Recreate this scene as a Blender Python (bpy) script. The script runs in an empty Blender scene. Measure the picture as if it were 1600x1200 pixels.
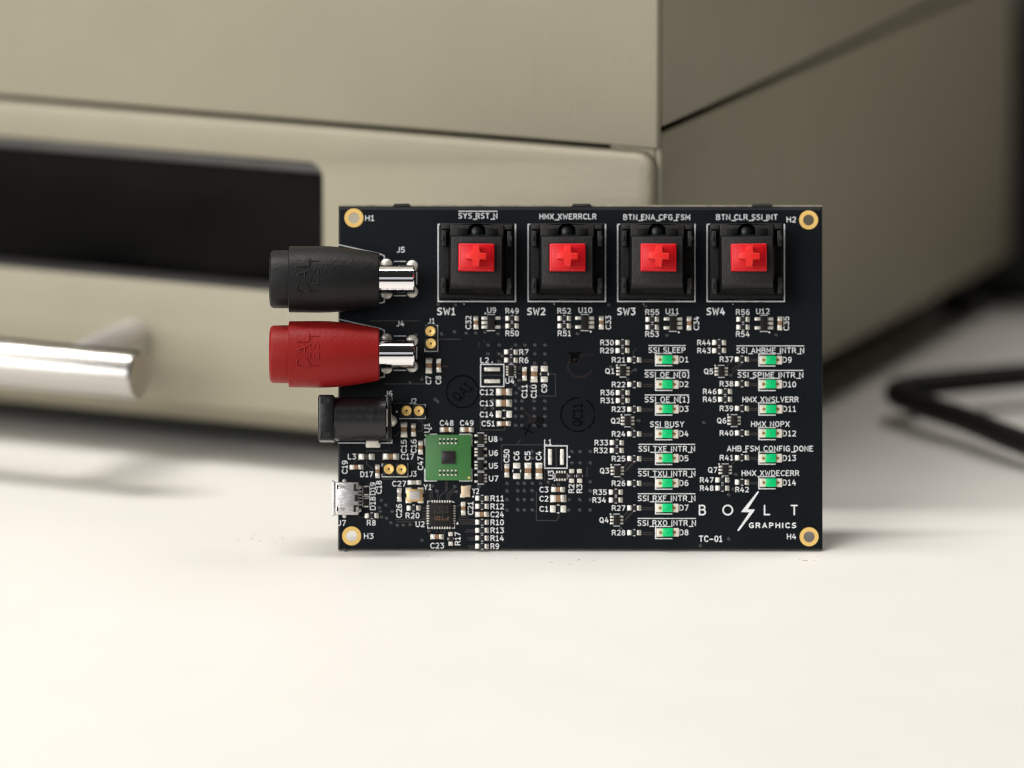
import bpy, bmesh, math, random
from mathutils import Vector, Matrix
random.seed(4)
S = 0.01                      # one Blender unit is 10 cm; everything below is written in millimetres
sc = bpy.context.scene
COL = sc.collection
sc.unit_settings.system = 'METRIC'
sc.unit_settings.scale_length = 0.1
R = math.radians

# ------------------------------------------------------------------ camera
FPX, PITCH, DIST = 12000.0, R(12.7), 1500.0
FW = Vector((0, math.cos(PITCH), -math.sin(PITCH)))
UP = Vector((0, math.sin(PITCH), math.cos(PITCH)))
CAM = -(FW * DIST - UP * (262 / FPX * DIST))
cd = bpy.data.cameras.new('camera')
cam = bpy.data.objects.new('camera', cd)
COL.objects.link(cam)
cam.location = CAM * S
cam.rotation_euler = (R(90) - PITCH, 0, 0)
cd.sensor_width = 36
cd.lens = 36 * FPX / 1600
cd.clip_start, cd.clip_end = 0.5, 400
cd.dof.use_dof = True
cd.dof.focus_distance = 1492 * S
cd.dof.aperture_fstop = 0.62
cd.dof.aperture_blades = 0
sc.camera = cam

# ------------------------------------------------------------------ light
world = bpy.data.worlds.new('World')
sc.world = world
world.use_nodes = True
bg = world.node_tree.nodes['Background']
bg.inputs[0].default_value = (1.0, 0.95, 0.86, 1)
bg.inputs[1].default_value = 0.02


def area(name, loc, target, sx, sy, power, col=(1, 0.965, 0.91)):
    l = bpy.data.lights.new(name, 'AREA')
    l.shape = 'RECTANGLE'
    l.size, l.size_y, l.energy, l.color = sx, sy, power, col
    o = bpy.data.objects.new(name, l)
    COL.objects.link(o)
    o.location = loc
    o.rotation_euler = (Vector(target) - Vector(loc)).to_track_quat('-Z', 'Y').to_euler()
    return o


area('overhead_light', (-5.6, 0.7, 16), (-5.6, 0.7, 0), 11.0, 1.5, 2000, (1, 0.97, 0.93))
area('overhead_light', (-9.0, -6.0, 19), (-3, -2, 0), 10, 9, 950, (1, 0.97, 0.93))
area('overhead_light', (5.2, 5.5, 17), (2, 1, 0), 5, 5, 720, (1, 0.95, 0.88))  # added overhead lamp, brightens the table right of the oven
area('fill_light', (-28, -26, 14), (0, 1, 0.6), 38, 24, 12600, (1, 0.985, 0.965))  # added fill standing in for light bounced off the room's walls
area('fill_light', (-7.5, -27, 11.5), (-1, 0, 0.4), 16.5, 9, 260, (0.93, 0.96, 1.0))  # added panel behind the camera, reflected as a stripe in the barrels
sc.view_settings.view_transform = 'Standard'
sc.view_settings.look = 'None'
sc.view_settings.exposure = 0.06
sc.view_settings.gamma = 1.0
sc.render.engine = 'CYCLES'
sc.cycles.use_denoising = True
sc.cycles.max_bounces = 8
sc.cycles.filter_width = 1.05
sc.cycles.denoising_input_passes = 'RGB_ALBEDO_NORMAL'
sc.cycles.denoising_prefilter = 'ACCURATE'


# ------------------------------------------------------------------ materials
def mat(name, col, rough=0.5, metal=0.0, spec=0.5, noise=None, bump=None, coat=0.0, rnoise=None, sss=0.0, aniso=None):
    m = bpy.data.materials.new(name)
    m.use_nodes = True
    nt = m.node_tree
    b = nt.nodes['Principled BSDF']
    b.inputs['Base Color'].default_value = (*col, 1)
    b.inputs['Roughness'].default_value = rough
    b.inputs['Metallic'].default_value = metal
    b.inputs['Specular IOR Level'].default_value = spec
    b.inputs['Coat Weight'].default_value = coat
    if sss:
        b.inputs['Subsurface Weight'].default_value = 1.0
        b.inputs['Subsurface Scale'].default_value = sss
    tc = nt.nodes.new('ShaderNodeTexCoord')

    def noise_node(scale, detail=4.0, stretch=(1, 1, 1)):
        n = nt.nodes.new('ShaderNodeTexNoise')
        n.inputs['Scale'].default_value = scale
        n.inputs['Detail'].default_value = detail
        mp = nt.nodes.new('ShaderNodeMapping')
        mp.inputs['Scale'].default_value = stretch
        nt.links.new(tc.outputs['Object'], mp.inputs['Vector'])
        nt.links.new(mp.outputs['Vector'], n.inputs['Vector'])
        return n
    if noise:
        sc_, amt = noise[0], noise[1]
        n = noise_node(sc_, 5.0, noise[2] if len(noise) > 2 else (1, 1, 1))
        mr = nt.nodes.new('ShaderNodeMapRange')
        mr.inputs['From Min'].default_value = 0.25
        mr.inputs['From Max'].default_value = 0.75
        mr.inputs['To Min'].default_value = 1 - amt
        mr.inputs['To Max'].default_value = 1 + amt
        nt.links.new(n.outputs['Fac'], mr.inputs['Value'])
        mx = nt.nodes.new('ShaderNodeVectorMath')
        mx.operation = 'SCALE'
        mx.inputs[0].default_value = col
        nt.links.new(mr.outputs['Result'], mx.inputs['Scale'])
        nt.links.new(mx.outputs['Vector'], b.inputs['Base Color'])
    if rnoise:
        n = noise_node(rnoise[0], 6.0, rnoise[2] if len(rnoise) > 2 else (1, 1, 1))
        mr = nt.nodes.new('ShaderNodeMapRange')
        mr.inputs['To Min'].default_value = max(0.02, rough - rnoise[1])
        mr.inputs['To Max'].default_value = rough + rnoise[1]
        nt.links.new(n.outputs['Fac'], mr.inputs['Value'])
        nt.links.new(mr.outputs['Result'], b.inputs['Roughness'])
    if bump:
        n = noise_node(bump[0], 3.0, bump[3] if len(bump) > 3 else (1, 1, 1))
        bp = nt.nodes.new('ShaderNodeBump')
        bp.inputs['Strength'].default_value = bump[1]
        bp.inputs['Distance'].default_value = bump[2]
        nt.links.new(n.outputs['Fac'], bp.inputs['Height'])
        nt.links.new(bp.outputs['Normal'], b.inputs['Normal'])
    return m


M = dict(
    rim=mat('worn_glare_rim', (0.020, 0.019, 0.020), 0.3, spec=0.7, noise=(6, 0.6)),  # worn mask, with edge glare put into the greyer, glossier colour
    mask=mat('black_solder_mask', (0.0052, 0.0076, 0.0105), 0.4, spec=0.16, noise=(4, 0.25), bump=(160, 0.12, 0.002), rnoise=(5, 0.2)),
    trace=mat('masked_copper', (0.060, 0.050, 0.047), 0.4, spec=0.5),
    via=mat('tented_via', (0.038, 0.038, 0.040), 0.25, spec=0.7),
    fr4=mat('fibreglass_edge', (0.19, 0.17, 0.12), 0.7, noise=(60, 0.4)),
    edge=mat('shaded_board_edge', (0.030, 0.030, 0.018), 0.7, noise=(40, 0.5)),  # darker fibreglass; shade of the downward edge painted into the colour
    led_end=mat('led_end', (0.86, 0.80, 0.70), 0.35, spec=0.6),
    tab=mat('broken_tab', (0.012, 0.012, 0.012), 0.8, noise=(80, 0.5)),
    silk=mat('white_silkscreen', (0.86, 0.88, 0.90), 0.6, noise=(90, 0.16)),
    ink=mat('black_ink', (0.0022, 0.0022, 0.0025), 0.8, spec=0.05, noise=(50, 0.4)),
    ink2=mat('brown_smudge', (0.018, 0.011, 0.011), 0.6, spec=0.2, noise=(30, 0.4)),
    gold=mat('gold_plating', (0.97, 0.64, 0.20), 0.4, metal=0.2, rnoise=(60, 0.1)),
    solder=mat('solder', (0.90, 0.86, 0.78), 0.3, metal=0.3, spec=0.6, bump=(45, 0.5, 0.01), rnoise=(70, 0.15)),
    tin=mat('tinned_terminal', (0.88, 0.85, 0.77), 0.3, metal=0.35, bump=(60, 0.35, 0.008)),
    ceramic=mat('tan_ceramic', (0.30, 0.17, 0.085), 0.5, noise=(60, 0.2)),
    grey_ceramic=mat('grey_ceramic', (0.42, 0.38, 0.33), 0.5, noise=(60, 0.2)),
    ferrite=mat('grey_ferrite', (0.065, 0.058, 0.045), 0.5, noise=(60, 0.2)),
    resistor=mat('black_resistor', (0.014, 0.014, 0.015), 0.4, noise=(70, 0.3)),
    ic=mat('black_epoxy', (0.012, 0.0115, 0.0105), 0.55, spec=0.22, noise=(40, 0.25), bump=(150, 0.25, 0.003)),
    mark=mat('laser_mark', (0.17, 0.085, 0.045), 0.7),
    mark2=mat('grey_laser_mark', (0.05, 0.048, 0.044), 0.7),
    led=mat('green_led_lens', (0.005, 0.72, 0.26), 0.25, sss=0.004, noise=(25, 0.1)),
    led_die=mat('led_die', (0.02, 0.42, 0.14), 0.4),
    led_rim=mat('cream_led_substrate', (0.80, 0.74, 0.52), 0.4),
    copper=mat('copper_notch', (0.42, 0.19, 0.07), 0.45, metal=0.4),
    green=mat('green_substrate', (0.052, 0.195, 0.052), 0.42, noise=(12, 0.08)),
    die=mat('bare_die', (0.030, 0.024, 0.027), 0.25, spec=0.35, noise=(26, 0.7)),
    lid=mat('crystal_lid', (0.62, 0.60, 0.57), 0.42, metal=0.6, noise=(50, 0.12)),
    lid_gold=mat('crystal_gold', (0.80, 0.55, 0.26), 0.35, metal=0.7),
    lid_beige=mat('crystal_beige', (0.75, 0.60, 0.42), 0.42, metal=0.5, noise=(60, 0.2)),
    switch=mat('black_switch_plastic', (0.0042, 0.0042, 0.0042), 0.5, spec=0.2, bump=(130, 0.2, 0.003)),
    switch_top=mat('charcoal_switch_plastic', (0.0185, 0.0182, 0.0178), 0.55, spec=0.3, bump=(130, 0.3, 0.004)),
    led_window=mat('dark_switch_lens', (0.004, 0.005, 0.007), 0.38, spec=0.5),
    stem=mat('red_switch_plastic', (0.66, 0.004, 0.012), 0.36, sss=0.003),
    stem_cross=mat('bright_red_cross', (0.84, 0.020, 0.017), 0.45, sss=0.003),
    jack_black=mat('black_jack_plastic', (0.0048, 0.0048, 0.0052), 0.5, spec=0.3, bump=(150, 0.25, 0.003), rnoise=(20, 0.1)),
    jack_red=mat('red_jack_plastic', (0.245, 0.009, 0.008), 0.48, spec=0.2, bump=(150, 0.25, 0.003), rnoise=(20, 0.1)),
    chrome=mat('nickel_barrel', (0.92, 0.90, 0.92), 0.07, metal=1.0, bump=(14, 0.02, 0.01)),
    shell=mat('steel_connector_shell', (0.74, 0.72, 0.72), 0.34, metal=0.85, bump=(50, 0.2, 0.006, (1, 4, 1)), rnoise=(30, 0.15)),
    hole=mat('dark_opening', (0.004, 0.004, 0.004), 0.7),
    dc=mat('dc_jack_plastic', (0.008, 0.008, 0.0095), 0.33, spec=0.5, bump=(60, 0.2, 0.004)),
    steel=mat('brushed_steel', (0.52, 0.50, 0.47), 0.2, metal=1.0, bump=(30, 0.06, 0.01, (1, 1, 30)), rnoise=(12, 0.06)),
    steel_post=mat('satin_steel', (0.62, 0.59, 0.57), 0.5, metal=0.55),
    steel_end=mat('steel_end_face', (0.50, 0.46, 0.40), 0.5, metal=0.9),
    paint=mat('beige_powder_coat', (0.365, 0.331, 0.245), 0.5, spec=0.4, noise=(6, 0.03), bump=(85, 0.16, 0.006)),
    inner=mat('dark_inside', (0.02, 0.02, 0.015), 0.8),
    glass=mat('black_oven_glass', (0.008, 0.0075, 0.007), 0.16, spec=0.04, noise=(0.9, 1.6, (1, 1, 2.2)), rnoise=(1.5, 0.12)),  # colour noise paints faint reflections into the pane
    rubber=mat('grey_window_trim', (0.085, 0.080, 0.076), 0.5, noise=(8, 0.25)),
    cable=mat('black_cable', (0.004, 0.004, 0.0045), 0.5, spec=0.3),
    appliance=mat('black_case', (0.008, 0.008, 0.008), 0.5, noise=(8, 0.2)),
    table=mat('white_laminate', (0.80, 0.785, 0.745), 0.42, spec=0.3, noise=(1.3, 0.025), bump=(60, 0.05, 0.004), rnoise=(5, 0.06)),
    dust=mat('grey_dust', (0.36, 0.31, 0.26), 0.9),
    wall=mat('grey_wall', (0.11, 0.10, 0.09), 0.9, noise=(0.5, 0.1)),
)


# ------------------------------------------------------------------ mesh helpers
class MB:
    """collects geometry in millimetres; build() links ONE object"""

    def __init__(self):
        self.bm = bmesh.new()
        self.ms = []

    def mi(self, m):
        if m not in self.ms:
            self.ms.append(m)
        return self.ms.index(m)

    def face(self, pts, m):
        vs = [self.bm.verts.new(p) for p in pts]
        f = self.bm.faces.new(vs)
        f.material_index = self.mi(m)
        return f

    def box(self, x0, x1, y0, y1, z0, z1, m, bev=0.0, seg=2, taper=None):
        tx, ty = taper if taper else (0, 0)
        co = [(x0, y0, z0), (x1, y0, z0), (x1, y1, z0), (x0, y1, z0),
              (x0 + tx, y0 + ty, z1), (x1 - tx, y0 + ty, z1), (x1 - tx, y1 - ty, z1), (x0 + tx, y1 - ty, z1)]
        return self.hexa(co, m, bev, seg)

    def hexa(self, co, m, bev=0.0, seg=2):
        v = [self.bm.verts.new(c) for c in co]
        k = self.mi(m)
        fs = []
        for q in ((3, 2, 1, 0), (4, 5, 6, 7), (0, 1, 5, 4), (1, 2, 6, 5), (2, 3, 7, 6), (3, 0, 4, 7)):
            f = self.bm.faces.new([v[i] for i in q])
            f.material_index = k
            fs.append(f)
        if bev:
            es = list({e for f in fs for e in f.edges})
            bmesh.ops.bevel(self.bm, geom=es, offset=bev, segments=seg, profile=0.5, affect='EDGES', material=k)

    def lathe(self, prof, m, seg=40, origin=(0, 0, 0), axis='x', caps=(True, True)):
        """prof: list of (along, radius)"""
        rings = []
        for a, r in prof:
            ring = []
            for i in range(seg):
                t = 2 * math.pi * i / seg
                c, s = r * math.cos(t), r * math.sin(t)
                p = {'x': (a, c, s), 'y': (s, a, c), 'z': (c, s, a)}[axis]
                ring.append(self.bm.verts.new(tuple(p[k] + origin[k] for k in range(3))))
            rings.append(ring)
        k = self.mi(m)
        for A, B in zip(rings, rings[1:]):
            for i in range(seg):
                j = (i + 1) % seg
                self.bm.faces.new((A[i], A[j], B[j], B[i])).material_index = k
        if caps[0]:
            self.bm.faces.new(rings[0][::-1]).material_index = k
        if caps[1]:
            self.bm.faces.new(rings[-1]).material_index = k

    def prism(self, pts, z0, z1, m, bev=0):
        k = self.mi(m)
        a = [self.bm.verts.new((x, y, z0)) for x, y in pts]
        b = [self.bm.verts.new((x, y, z1)) for x, y in pts]
        fs = [self.bm.faces.new(a[::-1]), self.bm.faces.new(b)]
        n = len(pts)
        for i in range(n):
            j = (i + 1) % n
            fs.append(self.bm.faces.new((a[i], a[j], b[j], b[i])))
        for f in fs:
            f.material_index = k
        if bev:
            es = list(fs[1].edges)
            bmesh.ops.bevel(self.bm, geom=es, offset=bev, segments=2, profile=0.5, affect='EDGES', material=k)

    def tube(self, pts, r, m, seg=14):
        pts = [Vector(p) for p in pts]
        rings = []
        up = Vector((0, 0, 1))
        for i, p in enumerate(pts):
            t = (pts[min(i + 1, len(pts) - 1)] - pts[max(i - 1, 0)]).normalized()
            a = t.cross(up)
            if a.length < 1e-4:
                a = t.cross(Vector((0, 1, 0)))
            a.normalize()
            b = a.cross(t)
            rings.append([self.bm.verts.new(p + (a * math.cos(2 * math.pi * q / seg) + b * math.sin(2 * math.pi * q / seg)) * r) for q in range(seg)])
        k = self.mi(m)
        for A, B in zip(rings, rings[1:]):
            for i in range(seg):
                j = (i + 1) % seg
                self.bm.faces.new((A[i], A[j], B[j], B[i])).material_index = k
        self.bm.faces.new(rings[0]).material_index = k
        self.bm.faces.new(rings[-1][::-1]).material_index = k

    def stroke(self, pts, w, z, m, closed=False, round_ends=True):
        """flat printed line of width w"""
        P = [Vector((p[0], p[1])) for p in pts]
        P = [p for i, p in enumerate(P) if i == 0 or (p - P[i - 1]).length > 1e-5]
        n = len(P)
        if n < 2:
            return
        L, Rr = [], []
        for i in range(n):
            if closed:
                d0, d1 = (P[i] - P[i - 1]), (P[(i + 1) % n] - P[i])
            else:
                d0 = P[i] - P[i - 1] if i else P[1] - P[0]
                d1 = P[i + 1] - P[i] if i < n - 1 else d0
            d0, d1 = d0.normalized(), d1.normalized()
            t = d0 + d1
            t = t.normalized() if t.length > 1e-3 else d0
            nn = Vector((-t.y, t.x))
            c = max(0.5, nn.dot(Vector((-d0.y, d0.x))))
            h = w / 2 / c
            L.append(P[i] + nn * h)
            Rr.append(P[i] - nn * h)
        if not closed and not round_ends:
            pass
        k = self.mi(m)
        lv = [self.bm.verts.new((p.x, p.y, z)) for p in L]
        rv = [self.bm.verts.new((p.x, p.y, z)) for p in Rr]
        for i in range(n if closed else n - 1):
            j = (i + 1) % n
            self.bm.faces.new((rv[i], rv[j], lv[j], lv[i])).material_index = k
        if not closed and round_ends:
            for idx, d in ((0, P[0] - P[1]), (n - 1, P[-1] - P[-2])):
                d = d.normalized()
                e = Vector((-d.y, d.x))
                arc = [self.bm.verts.new((*(P[idx] + (e * math.cos(a) + d * math.sin(a)) * (w / 2)), z)) for a in (math.pi / 4, math.pi / 2, math.pi * 3 / 4)]
                a, b = (rv[0], lv[0]) if idx == 0 else (lv[-1], rv[-1])
                try:
                    f = self.bm.faces.new([a] + arc + [b])
                    f.material_index = k
                except ValueError:
                    pass

    def mesh(self, name, smooth=35):
        me = bpy.data.meshes.new(name)
        for v in self.bm.verts:
            v.co *= S
        bmesh.ops.recalc_face_normals(self.bm, faces=self.bm.faces[:])
        self.bm.to_mesh(me)
        self.bm.free()
        for m in self.ms:
            me.materials.append(M[m])
        if smooth:
            me.shade_smooth()
            me.set_sharp_from_angle(angle=R(smooth))
        return me

    def flat_mesh(self, name):
        """printed lettering: every face must look up +Z"""
        for f in self.bm.faces:
            f.normal_update()
            if f.normal.z < 0:
                f.normal_flip()
        me = bpy.data.meshes.new(name)
        for v in self.bm.verts:
            v.co *= S
        self.bm.to_mesh(me)
        self.bm.free()
        for m in self.ms:
            me.materials.append(M[m])
        return me


def link(name, me, parent=None, loc=(0, 0, 0), rotz=0.0, label=None):
    o = bpy.data.objects.new(name, me)
    COL.objects.link(o)
    o.parent = parent
    o.location = Vector(loc) * S
    o.rotation_euler = (0, 0, rotz)
    if label:
        o['label'] = label
    return o


def thing(name, label, cat, loc=(0, 0, 0), rot=(0, 0, 0), group=None):
    o = bpy.data.objects.new(name, None)
    o.empty_display_size = 0.1
    COL.objects.link(o)
    o.location = Vector(loc) * S
    o.rotation_euler = rot
    o['label'] = label
    o['category'] = cat
    if group:
        o['group'] = group
    return o


def tag(o, label, cat):
    o['label'] = label
    o['category'] = cat
    return o


# ------------------------------------------------------------------ table, wall
mb = MB()
mb.box(-900, 900, -420, 820, -28, 0, 'table', 1.5)
tag(link('table', mb.mesh('table')), 'white laminate table top that the circuit board stands on', 'table')
mb = MB()
mb.box(-3500, 3500, 2600, 2640, -700, 2300, 'wall')
o = link('wall', mb.mesh('wall'))
o['kind'] = 'structure'

# ------------------------------------------------------------------ bench oven behind the board
PSI = R(23.4)
# local axes: x = to the right along the front (corner at 0, machine extends to -x), y = back, z = up
oven = thing('bench_oven', 'beige metal bench oven with dark drawer window and steel bar handle', 'oven', (29.2, 36, 0), (0, 0, -PSI))
W_, D_ = 310, 207


def rrect(x0, x1, y0, y1, r, n=8):
    pts = []
    for cx, cy, a0 in ((x1 - r, y0 + r, -90), (x1 - r, y1 - r, 0), (x0 + r, y1 - r, 90), (x0 + r, y0 + r, 180)):
        for i in range(n + 1):
            a = R(a0 + 90 * i / n)
            pts.append((cx + r * math.cos(a), cy + r * math.sin(a)))
    return pts


mb = MB()
mb.box(-W_, 0, 1.6, D_, 77.2, 188, 'paint', 0.6)
upper = link('upper_housing', mb.mesh('upper_housing'), oven)
mb = MB()
mb.box(-W_ + 0.4, -0.25, -0.6, 1.55, 73.2, 187.5, 'paint', 0.5, 3)
link('front_panel', mb.mesh('front_panel'), oven)
mb = MB()   # lower body: side wall, front flange by the corner, floor and top plates, back
mb.box(-1.6, 0, 1.2, D_, 11.8, 76.0, 'paint', 0.7, 3)
mb.box(-W_, -W_ + 1.6, 1.2, D_, 11.8, 76.0, 'paint', 0.6)
mb.box(-11, -1.65, 1.3, 2.6, 12, 75.6, 'paint')
mb.hexa([(-W_ + 4, 8, 6.8), (-4, 8, 6.8), (-4, 9.5, 6.8), (-W_ + 4, 9.5, 6.8), (-W_ + 4, 1.4, 11.88), (-4, 1.4, 11.88), (-4, 9.5, 11.88), (-W_ + 4, 9.5, 11.88)], 'paint', 0.3)
mb.box(-W_ + 1.65, -1.65, 2.7, D_ - 2, 11.9, 13.2, 'paint')
mb.box(-W_ + 1.65, -1.65, 20, D_ - 2, 74.3, 75.5, 'inner')
mb.box(-W_ + 1.65, -1.65, 21, 22.5, 13.3, 74.2, 'inner')
mb.box(-W_ + 2, -2, 30, D_ - 3, 75.6, 77.1, 'inner')
link('lower_housing', mb.mesh('lower_housing'), oven)
mb = MB()
mb.box(-W_ + 14, -14, 16, D_ - 12, 1.6, 11.75, 'inner', 0.8)  # added dark block, keeps light out of the gap under the oven
link('gap_light_block', mb.mesh('gap_light_block'), oven)
# drawer front with a window opening
mb = MB()
k = mb.mi('paint')
loops = []
for ins, yy in ((0.0, 1.1), (0.0, 0.4), (0.35, -0.35), (0.85, -0.78), (1.6, -0.95)):
    loops.append([mb.bm.verts.new((x, yy, z)) for x, z in rrect(-W_ + 0.8 + ins, -0.9 - ins, 11.7 + ins, 72.2 - ins, 3.6 - ins * 0.9)])
for A, B in zip(loops, loops[1:]):
    for i in range(len(A)):
        j = (i + 1) % len(A)
        mb.bm.faces.new((A[i], A[j], B[j], B[i])).material_index = k
hl = []
for gr, yy, mm in ((0.5, -0.95, 'paint'), (0.15, -0.8, 'paint'), (0.0, -0.4, 'paint'), (0.0, 8.6, 'rubber')):
    hl.append([mb.bm.verts.new((x, yy, z)) for x, z in rrect(-262 - gr, -73.2 + gr, 37.2 - gr, 64.6 + gr, 3.0 + gr)])
kr = mb.mi('rubber')
for q, (A, B) in enumerate(zip(hl, hl[1:])):
    for i in range(len(A)):
        j = (i + 1) % len(A)
        mb.bm.faces.new((A[i], B[i], B[j], A[j])).material_index = kr if q == 2 else k
es = []
for lp in (loops[-1], hl[0]):
    for i in range(len(lp)):
        e = mb.bm.edges.get((lp[i], lp[(i + 1) % len(lp)]))
        es.append(e)
r_ = bmesh.ops.triangle_fill(mb.bm, use_beauty=True, use_dissolve=False, edges=es, normal=(0, -1, 0))
for f in r_['geom']:
    if isinstance(f, bmesh.types.BMFace):
        f.material_index = k
drawer = link('drawer_front', mb.mesh('drawer_front'), oven)
mb = MB()
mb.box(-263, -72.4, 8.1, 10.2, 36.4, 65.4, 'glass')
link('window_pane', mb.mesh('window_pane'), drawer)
mb = MB()
mb.box(-261.5, -73.6, 0.6, 3.15, 62.0, 64.5, 'rubber', 0.9, 3)  # grey bar along the top of the window opening
link('window_top_bar', mb.mesh('window_top_bar'), drawer)
# bar handle
mb = MB()
mb.lathe([(-210, 4.2), (-209.4, 5.0), (-101.0, 5.0), (-100.3, 4.6)], 'steel', 48, (0, -30, 24.4), 'x', (True, False))
mb.lathe([(-100.3, 4.6), (-100.25, 4.55)], 'steel_end', 48, (0, -30, 24.4), 'x', (False, True))
handle = link('handle_bar', mb.mesh('handle_bar'), drawer)
for x in (-116, -194):
    mb = MB()
    mb.lathe([(-26, 3.9), (-1.0, 3.9)], 'steel_post', 32, (x, 0, 24.9), 'y')
    link('handle_post', mb.mesh('handle_post'), drawer)
for x in (-9, -W_ + 9):
    for y in (11, D_ - 9):
        mb = MB()
        mb.lathe([(0, 4.2), (0.6, 4.6), (11.75, 5.0)], 'cable', 24, (x, y, 0), 'z')
        link('rubber_foot', mb.mesh('rubber_foot'), oven)

# ------------------------------------------------------------------ black cable loop and black case at the right


def catmull(P, n=10):
    P = [Vector(p) for p in P]
    out = []
    Q = [P[0] * 2 - P[1]] + P + [P[-1] * 2 - P[-2]]
    for i in range(1, len(Q) - 2):
        a, b, c, d = Q[i - 1:i + 3]
        for t in [j / n for j in range(n)]:
            out.append(0.5 * ((2 * b) + (c - a) * t + (2 * a - 5 * b + 4 * c - d) * t * t + (3 * b - a - 3 * c + d) * t ** 3))
    out.append(P[-1])
    return out


mb = MB()
mb.tube(catmull([(190, 150, 3), (150, 141, 5), (120, 132, 6.5), (100, 124, 6.8), (88, 119.5, 6.6), (82.4, 117, 6.3), (80.6, 114.5, 6.0), (81.6, 110.5, 5.8),
                 (87, 100.5, 5.8), (94, 90, 5.6), (103, 74, 5.2), (116, 58, 4.0), (140, 36, 2.2), (190, 10, 2.2)]), 2.6, 'cable')
tag(link('cable', mb.mesh('cable')), 'black cable bent into a loop on the table at the right', 'cable')
mb = MB()
mb.box(101, 215, 231, 330, 0, 60, 'appliance', 3, 3)
case = thing('equipment_case', 'black equipment case behind the oven at the right edge', 'case', (0, 0, 0))
link('case_body', mb.mesh('case_body'), case)
mb = MB()
mb.box(108, 208, 239, 322, 60.05, 62, 'appliance', 0.8)
link('case_lid', mb.mesh('case_lid'), case)

# specks of dust on the table
mb = MB()
for i in range(18):
    cl = random.choice([(-50, 10, 5, 2), (-49, 8, 4, 2), (8, -7, 6, 2), (2, -9, 6, 2.5), (57, -7, 2, 1), (-20, -5, 16, 3)])
    x, y = random.gauss(cl[0], cl[2]), random.gauss(cl[1], cl[3])
    if -1.5 < y < 3 and -35 < x < 62:
        y = -4
    a, l, w = random.uniform(-0.5, 0.9), random.uniform(0.1, 0.5), random.uniform(0.04, 0.1)
    ca, sa = math.cos(a), math.sin(a)
    pts = [(x + ca * u * l - sa * v * w, y + sa * u * l + ca * v * w) for u, v in ((-1, -1), (1, -0.4), (0.8, 1), (-0.7, 0.8))]
    mb.prism(pts, 0.004, random.uniform(0.03, 0.08), 'dust')
o = link('dust_specks', mb.mesh('dust_specks', 0))
o['kind'] = 'stuff'

# ------------------------------------------------------------------ the circuit board
LEAN = R(15.7)
board = thing('circuit_board', 'black circuit board with four red key switches standing upright on the white table', 'circuit board',
              (0, 0, 0.46), (R(90) - LEAN, 0, R(-0.2)))
BM = Matrix.Translation((0, 0, 0.46)) @ Matrix.Rotation(R(-0.2), 4, 'Z') @ Matrix.Rotation(R(90) - LEAN, 4, 'X')
BI = BM.inverted()
C0 = BI @ CAM


def P(px, py):
    """place on the board's front face, in millimetres from the middle of its bottom edge"""
    d = FW + Vector((1, 0, 0)) * ((px - 800) / FPX) - UP * ((py - 600) / FPX)
    d = BI.to_3x3() @ d
    t = -C0.z / d.z
    q = C0 + d * t
    return q.x, q.y


U = 1 / 8.0       # one unit of the measuring grid on the board, in mm
TH = 1.6
x0 = P(528, 862)[0]
x1 = P(1285.5, 862)[0]
y0 = 0.0
y1 = P(900, 320)[1]
HOLES = [P(553, 340.5), P(1263.5, 343.7), P(549.4, 837.4), P(1264.3, 838.7)]
mb = MB()
km, kf = mb.mi('mask'), mb.mi('fr4')
def ringv(l, b, rr, t, z):
    return [mb.bm.verts.new(p) for p in ((x0 + l, y0 + b, z), (x1 - rr, y0 + b, z), (x1 - rr, y1 - t, z), (x0 + l, y1 - t, z))]


fv = ringv(0.35, 0.55, 0.35, 1.0, 0)
lv1 = ringv(0.12, 0.30, 0.12, 0.45, -0.055)
lv2 = ringv(0.05, 0.16, 0.05, 0.30, -0.28)
ov = ringv(0, 0, 0, 0, -0.5)
bv = ringv(0, 0, 0, 0, -TH)
ke = mb.mi('edge')
kr_ = mb.mi('rim')
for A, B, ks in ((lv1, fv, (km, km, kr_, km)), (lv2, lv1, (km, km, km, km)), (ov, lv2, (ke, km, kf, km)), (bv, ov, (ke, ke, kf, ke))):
    for i in range(4):
        j = (i + 1) % 4
        mb.bm.faces.new((A[i], A[j], B[j], B[i])).material_index = ks[i]
rings_f, rings_b = [], []
for hx, hy in HOLES:
    a = [mb.bm.verts.new((hx + 1.1 * math.cos(2 * math.pi * q / 36), hy + 1.1 * math.sin(2 * math.pi * q / 36), 0)) for q in range(36)]
    b = [mb.bm.verts.new((v.co.x, v.co.y, -TH)) for v in a]
    for q in range(36):
        mb.bm.faces.new((a[q], b[q], b[(q + 1) % 36], a[(q + 1) % 36])).material_index = mb.mi('gold')
    rings_f.append(a)
    rings_b.append(b)
for outer, rings, nz in ((fv, rings_f, 1), (bv, rings_b, -1)):
    es = []
    for lp in [outer] + rings:
        for i in range(len(lp)):
            e = mb.bm.edges.get((lp[i], lp[(i + 1) % len(lp)]))
            es.append(e)
    r_ = bmesh.ops.triangle_fill(mb.bm, use_beauty=True, use_dissolve=False, edges=es, normal=(0, 0, nz))
    for f in r_['geom']:
        if isinstance(f, bmesh.types.BMFace):
            f.material_index = km
link('board_panel', mb.mesh('board_panel', 0), board)
# gold ring round each mounting hole
mb = MB()
mb.lathe([(0.005, 1.08), (0.045, 1.1), (0.045, 1.84), (0.005, 1.86)], 'gold', 40, (0, 0, 0), 'z', (False, False))
ring_me = mb.mesh('mounting_ring')
for h in HOLES:
    link('mounting_ring', ring_me, board, (*h, 0))
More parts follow.
